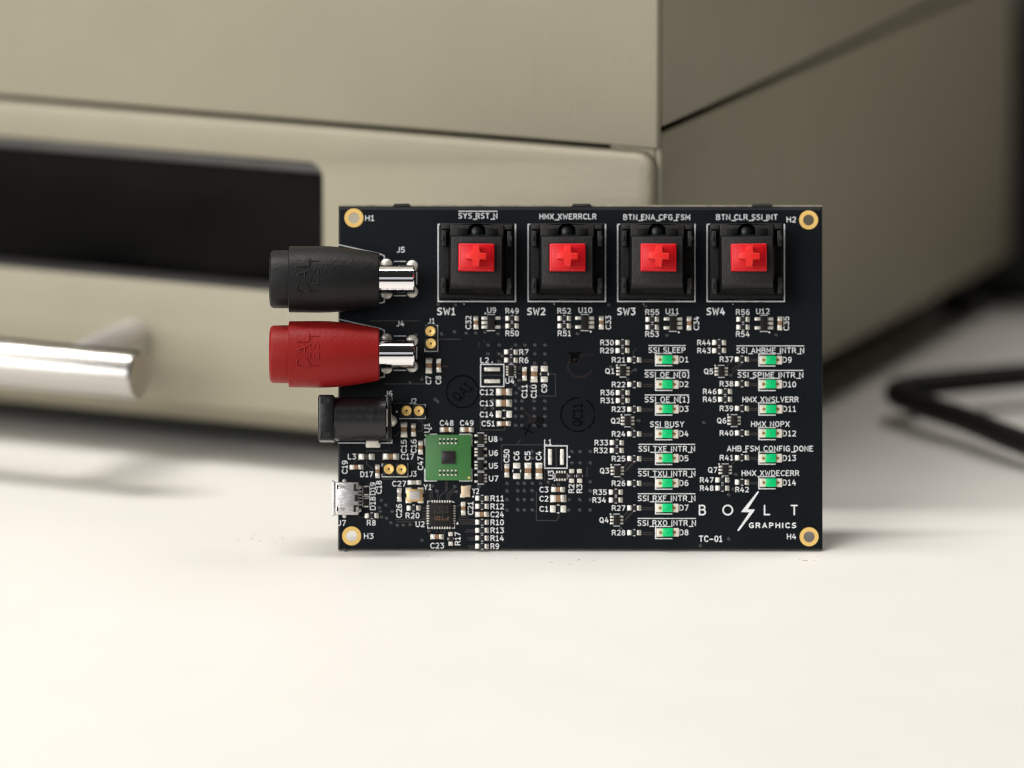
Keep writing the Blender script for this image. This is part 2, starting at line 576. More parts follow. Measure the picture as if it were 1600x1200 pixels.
# stubs where the panel was snapped out
for a, b in ((614, 642), (893, 925), (1174, 1208)):
    xa, xb = P(a, 320)[0], P(b, 320)[0]
    mb = MB()
    mb.hexa([(xa, y1 - 0.3, -1.2), (xb, y1 - 0.3, -1.2), (xb, y1 - 0.3, -0.05), (xa, y1 - 0.3, -0.05),
             (xa + 0.3, y1 + 0.22, -1.1), (xb - 0.4, y1 + 0.26, -1.1), (xb - 0.4, y1 + 0.26, -0.2), (xa + 0.3, y1 + 0.22, -0.2)], 'tab', 0.06)
    link('break_off_tab', mb.mesh('break_off_tab'), board)

# ---------------------------------------------------------------- stroke lettering
_C = [(.62, .14), (.5, .03), (.35, 0), (.18, .05), (.05, .2), (0, .42), (0, .58), (.05, .8), (.18, .95), (.35, 1), (.5, .97), (.62, .86)]
_O = [(.33, 0), (.15, .06), (.04, .22), (0, .5), (.04, .78), (.15, .94), (.33, 1), (.51, .94), (.62, .78), (.66, .5), (.62, .22), (.51, .06)]
_0 = [(.27, 0), (.1, .07), (.02, .25), (0, .5), (.02, .75), (.1, .93), (.27, 1), (.44, .93), (.52, .75), (.54, .5), (.52, .25), (.44, .07)]
G = {
    'A': (.66, [[(0, 0), (.33, 1), (.66, 0)], [(.12, .3), (.54, .3)]]),
    'B': (.62, [[(0, 0), (0, 1), (.36, 1), (.52, .93), (.56, .78), (.52, .62), (.36, .54), (0, .54)], [(.36, .54), (.55, .46), (.62, .28), (.55, .07), (.38, 0), (0, 0)]]),
    'C': (.62, [_C]),
    'D': (.64, [('c', [(0, 0), (0, 1), (.28, 1), (.48, .93), (.6, .76), (.64, .5), (.6, .24), (.48, .07), (.28, 0)])]),
    'E': (.54, [[(.54, 0), (0, 0), (0, 1), (.54, 1)], [(0, .54), (.4, .54)]]),
    'F': (.52, [[(0, 0), (0, 1), (.52, 1)], [(0, .52), (.38, .52)]]),
    'G': (.64, [[(.6, .9), (.46, .98), (.33, 1), (.16, .95), (.04, .8), (0, .58), (0, .42), (.05, .18), (.18, .04), (.36, 0), (.52, .03), (.64, .1), (.64, .46), (.4, .46)]]),
    'H': (.62, [[(0, 0), (0, 1)], [(.62, 0), (.62, 1)], [(0, .53), (.62, .53)]]),
    'I': (.06, [[(.03, 0), (.03, 1)]]),
    'J': (.4, [[(.4, 1), (.4, .26), (.36, .1), (.24, .01), (.08, 0), (0, .05)]]),
    'L': (.5, [[(0, 1), (0, 0), (.5, 0)]]),
    'M': (.72, [[(0, 0), (0, 1), (.36, .3), (.72, 1), (.72, 0)]]),
    'N': (.62, [[(0, 0), (0, 1), (.62, 0), (.62, 1)]]),
    'O': (.66, [('c', _O)]),
    'P': (.6, [[(0, 0), (0, 1), (.36, 1), (.52, .94), (.6, .75), (.52, .54), (.36, .47), (0, .47)]]),
    'Q': (.68, [('c', _O), [(.38, .24), (.68, -.1)]]),
    'R': (.62, [[(0, 0), (0, 1), (.36, 1), (.52, .94), (.58, .75), (.52, .56), (.36, .5), (0, .5)], [(.34, .5), (.62, 0)]]),
    'S': (.58, [[(0, .06), (.14, .01), (.3, 0), (.48, .06), (.56, .2), (.54, .36), (.42, .46), (.16, .56), (.05, .65), (.02, .8), (.1, .94), (.28, 1), (.44, .99), (.54, .94)]]),
    'T': (.62, [[(0, 1), (.62, 1)], [(.31, 0), (.31, 1)]]),
    'U': (.62, [[(0, 1), (0, .28), (.06, .1), (.18, .01), (.31, 0), (.44, .01), (.56, .1), (.62, .28), (.62, 1)]]),
    'V': (.64, [[(0, 1), (.32, 0), (.64, 1)]]),
    'W': (.86, [[(0, 1), (.2, 0), (.43, .76), (.66, 0), (.86, 1)]]),
    'X': (.64, [[(0, 0), (.64, 1)], [(0, 1), (.64, 0)]]),
    'Y': (.64, [[(0, 1), (.32, .48), (.64, 1)], [(.32, .48), (.32, 0)]]),
    '0': (.54, [('c', _0)]),
    '1': (.42, [[(0, .82), (.12, .88), (.22, 1), (.22, 0)], [(0, 0), (.42, 0)]]),
    '2': (.54, [[(0, .9), (.12, .98), (.28, 1), (.44, .95), (.52, .8), (.5, .62), (.38, .42), (0, 0), (.54, 0)]]),
    '3': (.54, [[(0, 1), (.52, 1), (.26, .62), (.42, .59), (.52, .46), (.54, .26), (.46, .08), (.3, 0), (.12, .01), (0, .08)]]),
    '4': (.58, [[(.42, 0), (.42, .62)], [(.28, 1), (0, .3), (.58, .3)]]),
    '5': (.54, [[(.5, 1), (.06, 1), (.02, .54), (.14, .6), (.3, .62), (.46, .54), (.54, .36), (.52, .18), (.42, .04), (.26, 0), (.1, .01), (0, .08)]]),
    '6': (.54, [[(.46, 1), (.3, 1), (.14, .9), (.03, .66), (0, .36), (.06, .1), (.2, 0), (.36, .01), (.5, .12), (.54, .32), (.48, .52), (.34, .6), (.18, .58), (.04, .44)]]),
    '7': (.54, [[(0, 1), (.54, 1), (.18, 0)]]),
    '8': (.54, [('c', [(.27, .56), (.1, .64), (.03, .78), (.1, .94), (.27, 1), (.44, .94), (.51, .78), (.44, .64)]), ('c', [(.27, .54), (.08, .45), (0, .25), (.08, .06), (.27, 0), (.46, .06), (.54, .25), (.46, .45)])]),
    '9': (.54, [[(.08, 0), (.24, 0), (.4, .1), (.51, .34), (.54, .64), (.48, .9), (.34, 1), (.18, .99), (.04, .88), (0, .68), (.06, .48), (.2, .4), (.36, .42), (.5, .56)]]),
    '_': (.74, [[(0, -.19), (.74, -.19)]]),
    '-': (.6, [[(.02, .4), (.58, .4)]]),
    '[': (.22, [[(.22, 1.1), (0, 1.1), (0, -.14), (.22, -.14)]]),
    ']': (.22, [[(0, 1.1), (.22, 1.1), (.22, -.14), (0, -.14)]]),
    'o': (1.0, [('c', [(.5 + .5 * math.cos(2 * math.pi * i / 28), .5 + .5 * math.sin(2 * math.pi * i / 28)) for i in range(28)])]),
    ' ': (.3, []),
}
GAP = {'_': 0.06, '1': 0.28}
Z_SILK = 0.035


def layout(s, gap=.26):
    x, out = 0.0, []
    for c in s:
        g = G[c]
        ga = gap * (0.25 if c == '_' else 1)
        if out and s[len(out) - 1] == '_':
            x -= gap * .75
        out.append((x, g))
        x += g[0] + ga
    return out, x - ga


def text_mesh(s, w, h, stroke, m='silk', gap=.26, z=Z_SILK, bar=None):
    """lettering w x h mm, centred on its origin"""
    mb = MB()
    lay, tw = layout(s, gap)
    kx = (w - stroke) / tw
    hh = h - stroke
    for x, (gw, strokes) in lay:
        for q, st in enumerate(strokes):
            closed = st[0] == 'c'
            pts = st[1] if closed else st
            mb.stroke([((x + a) * kx - (w - stroke) / 2, b * hh - hh / 2) for a, b in pts], stroke, z + 0.004 * q, m, closed)
    if bar is not None:
        mb.stroke([(-w / 2, bar), (w / 2, bar)], stroke, z, m, False, False)
    return mb.flat_mesh('lettering')


LCOUNT = 0


def T(s, xa, xb, yc, h=9.0, stroke=1.3, bar=False, gap=.34, name='lettering'):
    cx, cy = P((xa + xb) / 2, yc)
    me = text_mesh(s, (xb - xa) * U, h * U, stroke * U, 'silk', gap, bar=(h * .5 + 2.6) * U if bar else None)
    return link(name, me, board, (cx, cy, 0))


def TV(s, xc, ya, yb, h=9.0, stroke=1.35):
    cx, cy = P(xc, (ya + yb) / 2)
    me = text_mesh(s, (yb - ya) * U, h * U, stroke * U)
    return link('lettering', me, board, (cx, cy, 0), R(90))


def line(pts, w=1.3, m='silk', name='printed_outline', closed=False, z=Z_SILK, round_ends=True):
    q = [P(*p) for p in pts]
    cx, cy = q[0]
    mb = MB()
    mb.stroke([(a - cx, b - cy) for a, b in q], w * U, z, m, closed, round_ends)
    return link(name, mb.flat_mesh(name), board, (cx, cy, 0))


def dot(px, py, r, m='silk', z=Z_SILK, name='printed_dot', n=12):
    cx, cy = P(px, py)
    mb = MB()
    mb.face([(r * U * math.cos(2 * math.pi * i / n), r * U * math.sin(2 * math.pi * i / n), z) for i in range(n)], m)
    return link(name, mb.flat_mesh(name), board, (cx, cy, 0))


for a in [('H1', 570.6, 584.7, 340.7), ('J5', 619.8, 632.5, 390.3), ('J4', 619.4, 631.6, 505.6), ('J1', 668.5, 679.4, 501.5),
          ('HMX_XWERRCLR', 842.8, 931.9, 338.3), ('U9', 761.2, 775.3, 484.6), ('R49', 789.8, 810.6, 485.8), ('R50', 789.8, 810.6, 520.8),
          ('R52', 870.9, 892.1, 485.8), ('R51', 871.5, 892.1, 520.8), ('U10', 903.8, 925.3, 484.6),
          ('BTN_ENA_CFG_FSM', 973.8, 1078.4, 339.3), ('BTN_CLR_SSI_INT', 1118.9, 1215, 339.3), ('H2', 1229, 1243.8, 343.1),
          ('R55', 1008.2, 1030, 487.7), ('R53', 1008.2, 1029.5, 522), ('U11', 1040, 1060.8, 486.4), ('R56', 1150, 1171.3, 487.7),
          ('R54', 1150, 1171.3, 522), ('U12', 1181.4, 1202.6, 486.4), ('R8', 573.2, 587, 816.8), ('L3', 543.6, 556.2, 713.4),
          ('C17', 626.5, 646.6, 713.6), ('D17', 563, 582.8, 741), ('J3', 639.8, 650.8, 740.4), ('J6', 601.6, 613, 615), ('J2', 640, 650.8, 626.8),
          ('J7', 527.9, 540.4, 817.2), ('C48', 687.2, 708.5, 661), ('C49', 718.8, 740, 661), ('C51', 752.5, 773, 661.8),
          ('U8', 763.5, 777.2, 686), ('U6', 764, 778, 707.8), ('U5', 764, 777.8, 727.8), ('U7', 764, 778.5, 747.7), ('Y1', 661.9, 674.3, 761),
          ('C27', 612.9, 634.5, 755.8), ('R20', 633.8, 655.3, 805.5), ('U2', 649.4, 663.3, 819), ('Y2', 738, 748.5, 767.5),
          ('R11', 766.5, 787.3, 778.7), ('R12', 766.5, 787.3, 791.3), ('C24', 766.5, 787.3, 803.8), ('R10', 766.5, 787.3, 816.2),
          ('R13', 766.5, 787.3, 828.7), ('R14', 766.5, 787.3, 841), ('R9', 766.5, 779.8, 853.5), ('C23', 672.5, 693.8, 852.6),
          ('R7', 811.3, 825.6, 550.2), ('R6', 811.3, 825.6, 563), ('L2', 750.6, 763.8, 563), ('U4', 789.4, 803.8, 595.2),
          ('C12', 749.8, 771, 612.8), ('C13', 749.8, 771, 630.2), ('C14', 749.8, 771, 647.6), ('L1', 850.4, 861.8, 691),
          ('C3', 843, 856.7, 765), ('C2', 843, 856.7, 779.2), ('C1', 843, 856.7, 795.2), ('H3', 568.7, 583.5, 837.6), ('H4', 1229.6, 1244, 838.3)]:
    T(*a)
T('SYS_RST_N', 716.2, 777.2, 337.2, bar=True)
for s_, a, b in (('SW1', 682.9, 711.6), ('SW2', 823.5, 852.2), ('SW3', 964.3, 992.9), ('SW4', 1103.8, 1132.8)):
    T(s_, a, b, 486.6, 11.8, 2.0)
T('TC-01', 1092, 1128.8, 841.8, 10, 1.6)
for a in [('C32', 731.8, 493.4, 514.4), ('C33', 950.4, 493.4, 514.8), ('C34', 1088, 494.5, 515.9), ('C35', 1228.5, 494.5, 516.5),
          ('C19', 538.7, 719.4, 740.4), ('C18', 592, 751, 771.5), ('D19', 582.5, 753.5, 773.5), ('D18', 582.5, 776, 797),
          ('C15', 631, 687, 708), ('C16', 646.4, 686.5, 708), ('C47', 657, 713.5, 734.5), ('C7', 669.5, 587.5, 600.5), ('C8', 684.9, 587.3, 600.3),
          ('C50', 791.5, 702, 723), ('C26', 623.5, 787.5, 809), ('C21', 735.1, 784, 804.5), ('R17', 715, 831.5, 852),
          ('C11', 819.4, 601, 621.9), ('C10', 834, 601, 621.9), ('C9', 850.3, 600, 613.5), ('C6', 807, 705, 719.3), ('C5', 824.3, 705, 719.3),
          ('C4', 841.7, 705, 719.3), ('U3', 860.8, 735, 749), ('R2', 892.8, 756.4, 770.3), ('R3', 905.3, 756.4, 770.3), ('U1', 667, 661.5, 676)]:
    TV(*a)

# ---------------------------------------------------------------- light emitting diodes with their captions
LEDS = [('SSI_SLEEP', 1, 1013.2, 1071.3), ('SSI_OE_N[0]', 1, 1007.2, 1076.6), ('SSI_OE_N[1]', 1, 1007.2, 1076.6), ('SSI_BUSY', 0, 1015.6, 1069),
        ('SSI_TXE_INTR_N', 1, 997.6, 1086), ('SSI_TXU_INTR_N', 1, 996.8, 1086.5), ('SSI_RXF_INTR_N', 1, 996.5, 1086.5), ('SSI_RXO_INTR_N', 1, 996, 1087.4)]
LEDS2 = [('SSI_AHBME_INTR_N', 1, 1150.5, 1256.5), ('SSI_SPIME_INTR_N', 1, 1152.5, 1255.2), ('HMX_XWSLVERR', 0, 1160, 1247.7), ('HMX_NOPX', 0, 1173.5, 1233.8),
         ('AHB_FSM_CONFIG_DONE', 0, 1136, 1270.6), ('HMX_XWDECERR', 0, 1158.8, 1248.7)]
mb = MB()      # substrate, with the white ends
mb.box(-2.1, 2.1, -0.80, 0.80, 0.02, 0.42, 'led_rim', 0.05)
led_base = mb.mesh('led')
mb = MB()
mb.box(-1.06, 1.06, -0.82, 0.82, 0.40, 1.05, 'led', 0.06, 2, (0.1, 0.0))
mb.box(-0.16, 0.16, -0.14, 0.14, 1.04, 1.06, 'led_die', 0.01)
led_lens = mb.mesh('lens')
mb = MB()
mb.box(-0.5, 0.46, -0.83, 0.83, 0.0, 0.47, 'led_end', 0.08, 2)
mb.lathe([(0.465, 0.30), (0.49, 0.28)], 'copper', 16, (0.30, 0, 0), 'z')
led_term = mb.mesh('terminal')
mb = MB()
mb.stroke([(0.9, 1.18), (-2.32, 1.18), (-2.32, -1.18), (0.9, -1.18)], 1.5 * U, Z_SILK, 'silk')
led_out = mb.flat_mesh('printed_outline')
n_led = 0
for rows, lx, rx in ((LEDS, 1042.8, 990.8), (LEDS2, 1204.2, 1159.3)):
    for i, (s_, bar, a, b) in enumerate(rows):
        y = 561.9 + 38.6 * i if rows is LEDS else 562.4 + 38.36 * i
        n_led += 1
        T(s_, a, b, y - 14.9, 9, bar=bool(bar))
        dw = 14.2 if n_led < 10 else 21
        T('D%d' % n_led, lx + 18.6, lx + 18.6 + dw, y - 0.2, 9.2)
        c = P(lx, y)
        led = link('led', led_base, board, (c[0] + random.uniform(-.06, .06), c[1] + random.uniform(-.05, .05), 0), R(random.uniform(-1.2, 1.2)))
        link('lens', led_lens, led)
        link('terminal', led_term, led, (-1.7, 0, 0))
        link('terminal', led_term, led, (1.7, 0, 0), R(180))
        link('printed_outline', led_out, board, (*c, 0))

# ---------------------------------------------------------------- chip resistors and capacitors
_cache = {}


def chip_meshes(kind, L, W):
    key = (kind, round(L, 1), round(W, 1))
    if key in _cache:
        return _cache[key]
    l, w = L * U, W * U
    mb = MB()
    if kind == 'r':
        mb.box(-l * .27, l * .27, -w * .36, w * .36, 0.05, 0.46, 'resistor', 0.03)
        h = 0.5
    elif kind == 'l':
        mb.box(-l * .3, l * .3, -w * .4, w * .4, 0.03, 0.75, 'ferrite', 0.06)
        h = 0.78
    elif kind == 'd':
        mb.box(-l * .34, l * .34, -w * .42, w * .42, 0.03, 0.55, 'ic', 0.05)
        h = 0.3
    elif kind == 'g':
        mb.box(-l * .26, l * .26, -w * .4, w * .4, 0.03, 0.62, 'grey_ceramic', 0.05)
        h = 0.66
    else:
        mb.box(-l * .28, l * .28, -w * .42, w * .42, 0.03, 0.72, 'ceramic', 0.06)
        h = 0.78
    body = mb.mesh({'r': 'resistor', 'l': 'inductor', 'd': 'diode', 'g': 'capacitor', 'c': 'capacitor'}[kind])
    # terminal: metal end cap plus the sloping solder fillet, at the -x end
    mb = MB()
    e0, e1, e2 = -l * .5, -l * .36, -l * .15
    if kind in 'rd':
        e2 = -l * .20
    ww = w * .44
    if kind != 'd':
        mb.hexa([(e1, -ww, 0.02), (e2, -ww, 0.02), (e2, ww, 0.02), (e1, ww, 0.02), (e1, -ww, h), (e2, -ww, h), (e2, ww, h), (e1, ww, h)], 'tin', 0.05)
    wf = w * .5
    sl = h * .62
    mb.hexa([(e0, -wf, 0.0), (e1 + .02, -wf, 0.0), (e1 + .02, wf, 0.0), (e0, wf, 0.0),
             (e0 + .1, -wf * .8, 0.12), (e1 + .0, -wf * .86, sl), (e1 + .0, wf * .86, sl), (e0 + .1, wf * .8, 0.12)], 'solder', 0.07)
    term = mb.mesh('terminal')
    mb = MB()
    mb.stroke([(-1.4 * U, 0), (1.4 * U, 0)], 1.2 * U, Z_SILK, 'silk')
    tick = mb.flat_mesh('printed_tick')
    _cache[key] = (body, term, tick)
    return _cache[key]


def chip(kind, cx, cy, L=22, W=9, vert=False, ticks=None):
    body, term, tick = chip_meshes(kind, L, W)
    nm = {'r': 'resistor', 'l': 'inductor', 'd': 'diode', 'g': 'capacitor', 'c': 'capacitor'}[kind]
    a = R(90) if vert else 0.0
    o = link(nm, body, board, (*P(cx, cy), 0), a + R(random.uniform(-1.2, 1.2)))
    link('terminal', term, o)
    link('terminal', term, o, (0, 0, 0), R(180))
    if ticks if ticks is not None else kind == 'r':
        dd = (W * .5 + .3) * U
        for s_ in (-1, 1):
            ox, oy = (s_ * dd, 0) if vert else (0, s_ * dd)
            q = P(cx, cy)
            link('printed_tick', tick, board, (q[0] + ox, q[1] + oy, 0), a)


def rtext(s_, x, y, w=21):
    T(s_, x, x + w, y, 8.6)


for s_, x, y, tx in (('R30', 972.7, 535.3, 938), ('R29', 972.7, 547.8, 938), ('R36', 973.1, 613.5, 938.6), ('R31', 973.1, 625.9, 938.6),
                     ('R33', 963.8, 691.7, 929), ('R32', 963.8, 703.8, 928.3), ('R35', 962.2, 769, 927), ('R34', 962.2, 781.4, 925.8),
                     ('R44', 1123.7, 535.3, 1089.5), ('R43', 1123.7, 547.8, 1089.5), ('R46', 1133, 611.8, 1098.4), ('R45', 1133, 624, 1098.4),
                     ('R47', 1128.7, 750, 1093.8), ('R48', 1128.7, 762.7, 1093.8)):
    rtext(s_, tx, y)
    chip('r', x, y, 22.4, 8.6)
for i in range(8):
    y = 562.3 + 38.58 * i
    rtext('R%d' % (21 + i), 956, y)
    chip('r', 991, y, 22.4, 8.8)
for i in range(6):
    y = 561.3 + 38.45 * i
    if i < 5:
        rtext('R%d' % (37 + i), 1124.6, y)
    chip('r', 1159.3, y, 22.4, 8.8)
rtext('R42', 1149, 765)
for cx, cy in ((800, 497.5), (800, 509.3), (881.5, 497.5), (881.5, 509.3), (1019, 499), (1019, 511.3), (1161, 499), (1161, 511.3)):
    chip('r', cx, cy, 21.5, 8.4)
for cy in (778.6, 791.2, 816, 828.7, 840.8, 853.6):
    chip('r', 753.2, cy, 21.6, 8.6)
chip('c', 753.2, 803.8, 22, 8.6)
for a in [('c', 743.6, 504.3, 21, 8, True), ('c', 939.6, 504.3, 21, 8, True), ('c', 1076.7, 505.3, 22, 8, True), ('c', 1218.5, 505.3, 22, 8, True),
          ('r', 580.8, 805.8, 22.4, 8.6), ('l', 572.7, 713.8, 26, 10), ('c', 610.8, 713.6, 26, 10.4), ('c', 557, 730, 22, 8),
          ('c', 590, 736.6, 21.4, 7.6, True), ('c', 631.2, 671.2, 24.8, 11, True), ('c', 646.2, 671.8, 21, 8, True), ('c', 657.3, 699.4, 22, 8, True),
          ('c', 670.2, 571.5, 25, 11, True), ('c', 685.6, 571.2, 21.6, 7.8, True), ('c', 698, 671.5, 22, 8.4), ('c', 729.5, 671.5, 22, 8.4),
          ('c', 787.2, 662, 22.4, 8), ('c', 792, 735.4, 21.6, 8, True), ('g', 647.6, 754, 22, 7.6), ('g', 624.1, 773.2, 22, 7.6, True),
          ('r', 646.3, 793.9, 22.4, 8.6), ('c', 723.9, 794.6, 21.4, 7.6, True), ('c', 683, 838.8, 22, 8.4), ('r', 704.1, 842, 22, 7.6, True),
          ('c', 819.7, 584, 22, 7.6, True), ('c', 834.7, 584.6, 26, 11.6, True), ('c', 787.4, 612.6, 25.4, 11.6), ('c', 787.4, 630, 25.4, 11.6),
          ('c', 824.9, 735.8, 26, 11.6, True), ('c', 842.2, 735.8, 26, 11.6, True), ('r', 893.2, 743.7, 22, 8.4, True), ('r', 905.6, 743.7, 22, 8.4, True),
          ('c', 872, 765, 22.2, 8.6), ('c', 872.3, 779.1, 25.6, 12), ('r', 798.4, 550, 22, 8.4), ('r', 798.4, 562.9, 22, 8.4),
          ('d', 572.3, 766.5, 15.5, 7.6, True), ('d', 572.3, 785, 15.5, 7.6, True)]:
    chip(*a)
line([(566.8, 759.5), (566.8, 792)], 1.0)
line([(577.6, 759.5), (577.6, 792)], 1.0)
line([(567.5, 775.7), (577, 775.7)], 0.9)


# bare pads tinned with solder, no part fitted
def pad(cx, cy, w, h, name='solder_pad', z=0.16, m='solder'):
    mb = MB()
    mb.box(-w * U / 2, w * U / 2, -h * U / 2, h * U / 2, 0.005, z, m, min(0.07, z * .45), 2, (0.05, 0.05))
    return link(name, mb.mesh(name), board, (*P(cx, cy), 0))


for cx, cy, v in ((850.6, 584.4, True), (807.4, 735.8, True), (787.5, 647.3, False), (872.2, 795.2, False)):
    for s_ in (-1, 1):
        pad(cx + (0 if v else s_ * 8.2), cy + (s_ * 8.2 if v else 0), 11.4 if v else 9, 9 if v else 11.2)
        q = (cx + s_ * 6, cy) if v else (cx, cy + s_ * 6)
        line([(q[0] - (0 if v else 1.6), q[1] - (1.6 if v else 0)), (q[0] + (0 if v else 1.6), q[1] + (1.6 if v else 0))], 1.3, name='printed_tick')
line([(751, 569.3), (787.3, 569.3), (787.3, 604), (751, 604)], 1.5, closed=True)
pad(769, 577, 25, 6.2)
pad(769, 595.6, 25, 6.2)
line([(751.5, 586.3), (786.6, 586.3)], 1.0, 'trace', 'trace', z=0.012)
dot(769, 566, 1.1)
line([(850.9, 696.6), (886.1, 696.6), (886.1, 731.6), (850.9, 731.6)], 1.5, closed=True)
pad(859.5, 714, 6.2, 25)
pad(878.2, 714, 6.2, 25)
line([(869, 697.5), (869, 731)], 1.0, 'trace', 'trace', z=0.012)
dot(889.6, 713.8, 1.5)


# ---------------------------------------------------------------- small integrated circuits
def pin_mesh(l, w):
    key = ('pin', l, w)
    if key not in _cache:
        mb = MB()
        mb.box(-l * U / 2, l * U / 2, -w * U / 2, w * U / 2, 0.005, 0.2, 'tin', 0.05, 2)
        _cache[key] = mb.mesh('pin')
    return _cache[key]


def soic(cx, cy, bw, bh, left, right, pl=7.0, pw=3.8, lines=True, h=0.95, name='integrated_circuit', top=None, linew=1.1, vertical=False):
    """left / right: pin centres as y offsets from cy"""
    key = ('ic', bw, bh, h)
    if key not in _cache:
        mb = MB()
        mb.box(-bw * U / 2, bw * U / 2, -bh * U / 2, bh * U / 2, 0.08, h, 'ic', 0.06, 2, (0.05, 0.05))
        _cache[key] = mb.mesh('integrated_circuit')
    o = link(name, _cache[key], board, (*P(cx, cy), 0), R(90) if vertical else 0)
    for ofs, s_ in ((left, -1), (right, 1)):
        for y in ofs:
            link('pin', pin_mesh(pl, pw), o, (s_ * (bw / 2 + pl * .42) * U, -y * U, 0))
    if lines and not vertical:
        for s_ in (-1, 1):
            yy = cy + s_ * (bh / 2 + 1.6)
            line([(cx - bw / 2, yy), (cx + bw / 2, yy)], linew)
    return o


three = (-6.9, 0, 6.9)
two = (-7, 7)
soic(767.2, 504, 12, 22, three, two, 9.5, 5)
dot(758.3, 489.8, 1.3)
soic(913.6, 504, 12, 22, two, three, 9.5, 5)
dot(923, 518.2, 1.5)
soic(1051.6, 505.3, 11.5, 22, two, three, 9.5, 5)
dot(1060.6, 519.3, 1.5)
soic(1193.6, 505.3, 11.5, 22, two, three, 9.5, 5)
dot(1202, 519.3, 1.5)
t5 = (-5.1, 0, 5.1)
for s_, cx, cy, tx in (('Q1', 973.3, 579.8, 945.6), ('Q2', 980.6, 657.5, 954.7), ('Q3', 964.6, 735.5, 937.4), ('Q4', 963.6, 812.6, 936.6),
                       ('Q5', 1127, 580.3, 1100), ('Q6', 1147, 657.2, 1120.4), ('Q7', 1133.2, 734.2, 1106.3)):
    soic(cx, cy, 9.6, 15.5, t5, t5, 6.0, 3.2)
    T(s_, tx, tx + 14.4, cy, 8.8)
    dot(cx - 9.6, cy - 9.2, 1.3)
for cy, lf, rt in ((685.6, two, three), (706.5, three, two), (726.8, three, two), (747.2, two, three)):
    f_ = 5.1 / 7
    soic(751.2, cy, 9.6, 15.2, [v * f_ for v in lf], [v * f_ for v in rt], 5.2, 3.2)
t4 = (-6.2, -2.1, 2.1, 6.2)
soic(798.6, 579.3, 8.2, 16, t4, t4, 4.0, 2.6, h=0.75, linew=0.9)
o = soic(876.6, 743.6, 8.2, 15.6, t4, t4, 4.0, 2.6, h=0.75, vertical=True)
for s_ in (-1, 1):
    line([(876.6 + s_ * 9.6, 739.8), (876.6 + s_ * 9.6, 748.6)], 1.0)
dot(805.8, 589.3, 1.1)
dot(866.4, 750.8, 1.1)
# large quad package
mb = MB()
mb.box(-18.3 * U, 18.3 * U, -18.3 * U, 18.3 * U, 0.04, 0.85, 'ic', 0.06)
qfn = link('integrated_circuit', mb.mesh('integrated_circuit'), board, (*P(689.2, 804.2), 0))
for side in range(4):
    for i in range(8):
        o = (i - 3.5) * 3.95 * U
        x, y = [(-20.4 * U, o), (20.4 * U, o), (o, -20.4 * U), (o, 20.4 * U)][side]
        link('pin', pin_mesh(3.9, 2.3), qfn, (x, y, 0), R(90) if side > 1 else 0)
me = text_mesh('FTDI', 22 * U, 6.2 * U, 1.1 * U, 'mark', z=0.858)
link('lettering', me, qfn, (0.1, -0.72, 0), R(180))
for k_, (s_, yy) in enumerate((('4201', 0.45), ('0 1', 1.05))):
    pass
for rows in range(2):
    mb = MB()
    for q in range(6):
        xx = (q - 2.5) * 0.52
        mb.stroke([(xx - .15, 0), (xx + .12, 0.0)] if (q + rows) % 3 else [(xx, -.28), (xx, .28)], 0.11, 0.858, 'mark2')
        mb.stroke([(xx - .15, .32), (xx + .15, .32)], 0.1, 0.862, 'mark2')
    link('laser_marking', mb.flat_mesh('laser_marking'), qfn, (0, 0.35 + rows * 0.85, 0))
for s1 in (-1, 1):
    for s2 in (-1, 1):
        cx, cy = 689.2 + s1 * 21, 804.2 + s2 * 21
        line([(cx - s1 * 4, cy), (cx, cy), (cx, cy - s2 * 4)] if not (s1 > 0 and s2 < 0) else [(cx - 4.5, cy), (cx - .5, cy + 2)], 1.1)
q = [P(712.6, 819.4), P(717, 819.4), P(714.8, 815)]
mb = MB()
mb.face([(a - q[0][0], b - q[0][1], Z_SILK) for a, b in q], 'silk')
link('printed_arrow', mb.flat_mesh('printed_arrow'), board, (*q[0], 0))
# crystals
mb = MB()
mb.box(-12.5 * U, 12.5 * U, -9.8 * U, 9.8 * U, 0.02, 0.5, 'lid_gold', 0.06)
cr = link('crystal', mb.mesh('crystal'), board, (*P(648, 774), 0))
mb = MB()
mb.box(-8.8 * U, 8.8 * U, -6.8 * U, 6.8 * U, 0.46, 0.62, 'lid', 0.05, 3, (0.08, 0.08))
link('lid', mb.mesh('lid'), cr)
for s1 in (-1, 1):
    for s2 in (-1, 1):
        pad(648 + s1 * 9.4, 774 + s2 * 7.6, 9.4, 9.2, 'solder_pad', 0.1)
mb = MB()
mb.box(-7.0 * U, 7.0 * U, -8.6 * U, 8.6 * U, 0.02, 0.62, 'lid_beige', 0.06)
cr = link('crystal', mb.mesh('crystal'), board, (*P(727.6, 768), 0))
mb = MB()
mb.box(-5.2 * U, 5.2 * U, -6.6 * U, 6.6 * U, 0.6, 0.7, 'lid_beige', 0.04, 2, (0.06, 0.06))
link('lid', mb.mesh('lid'), cr)
pad(732.6, 761.4, 7.2, 6, 'solder_pad', 0.1)
pad(722.8, 774.6, 7.2, 6, 'solder_pad', 0.1)
dot(739.2, 776, 1.6)

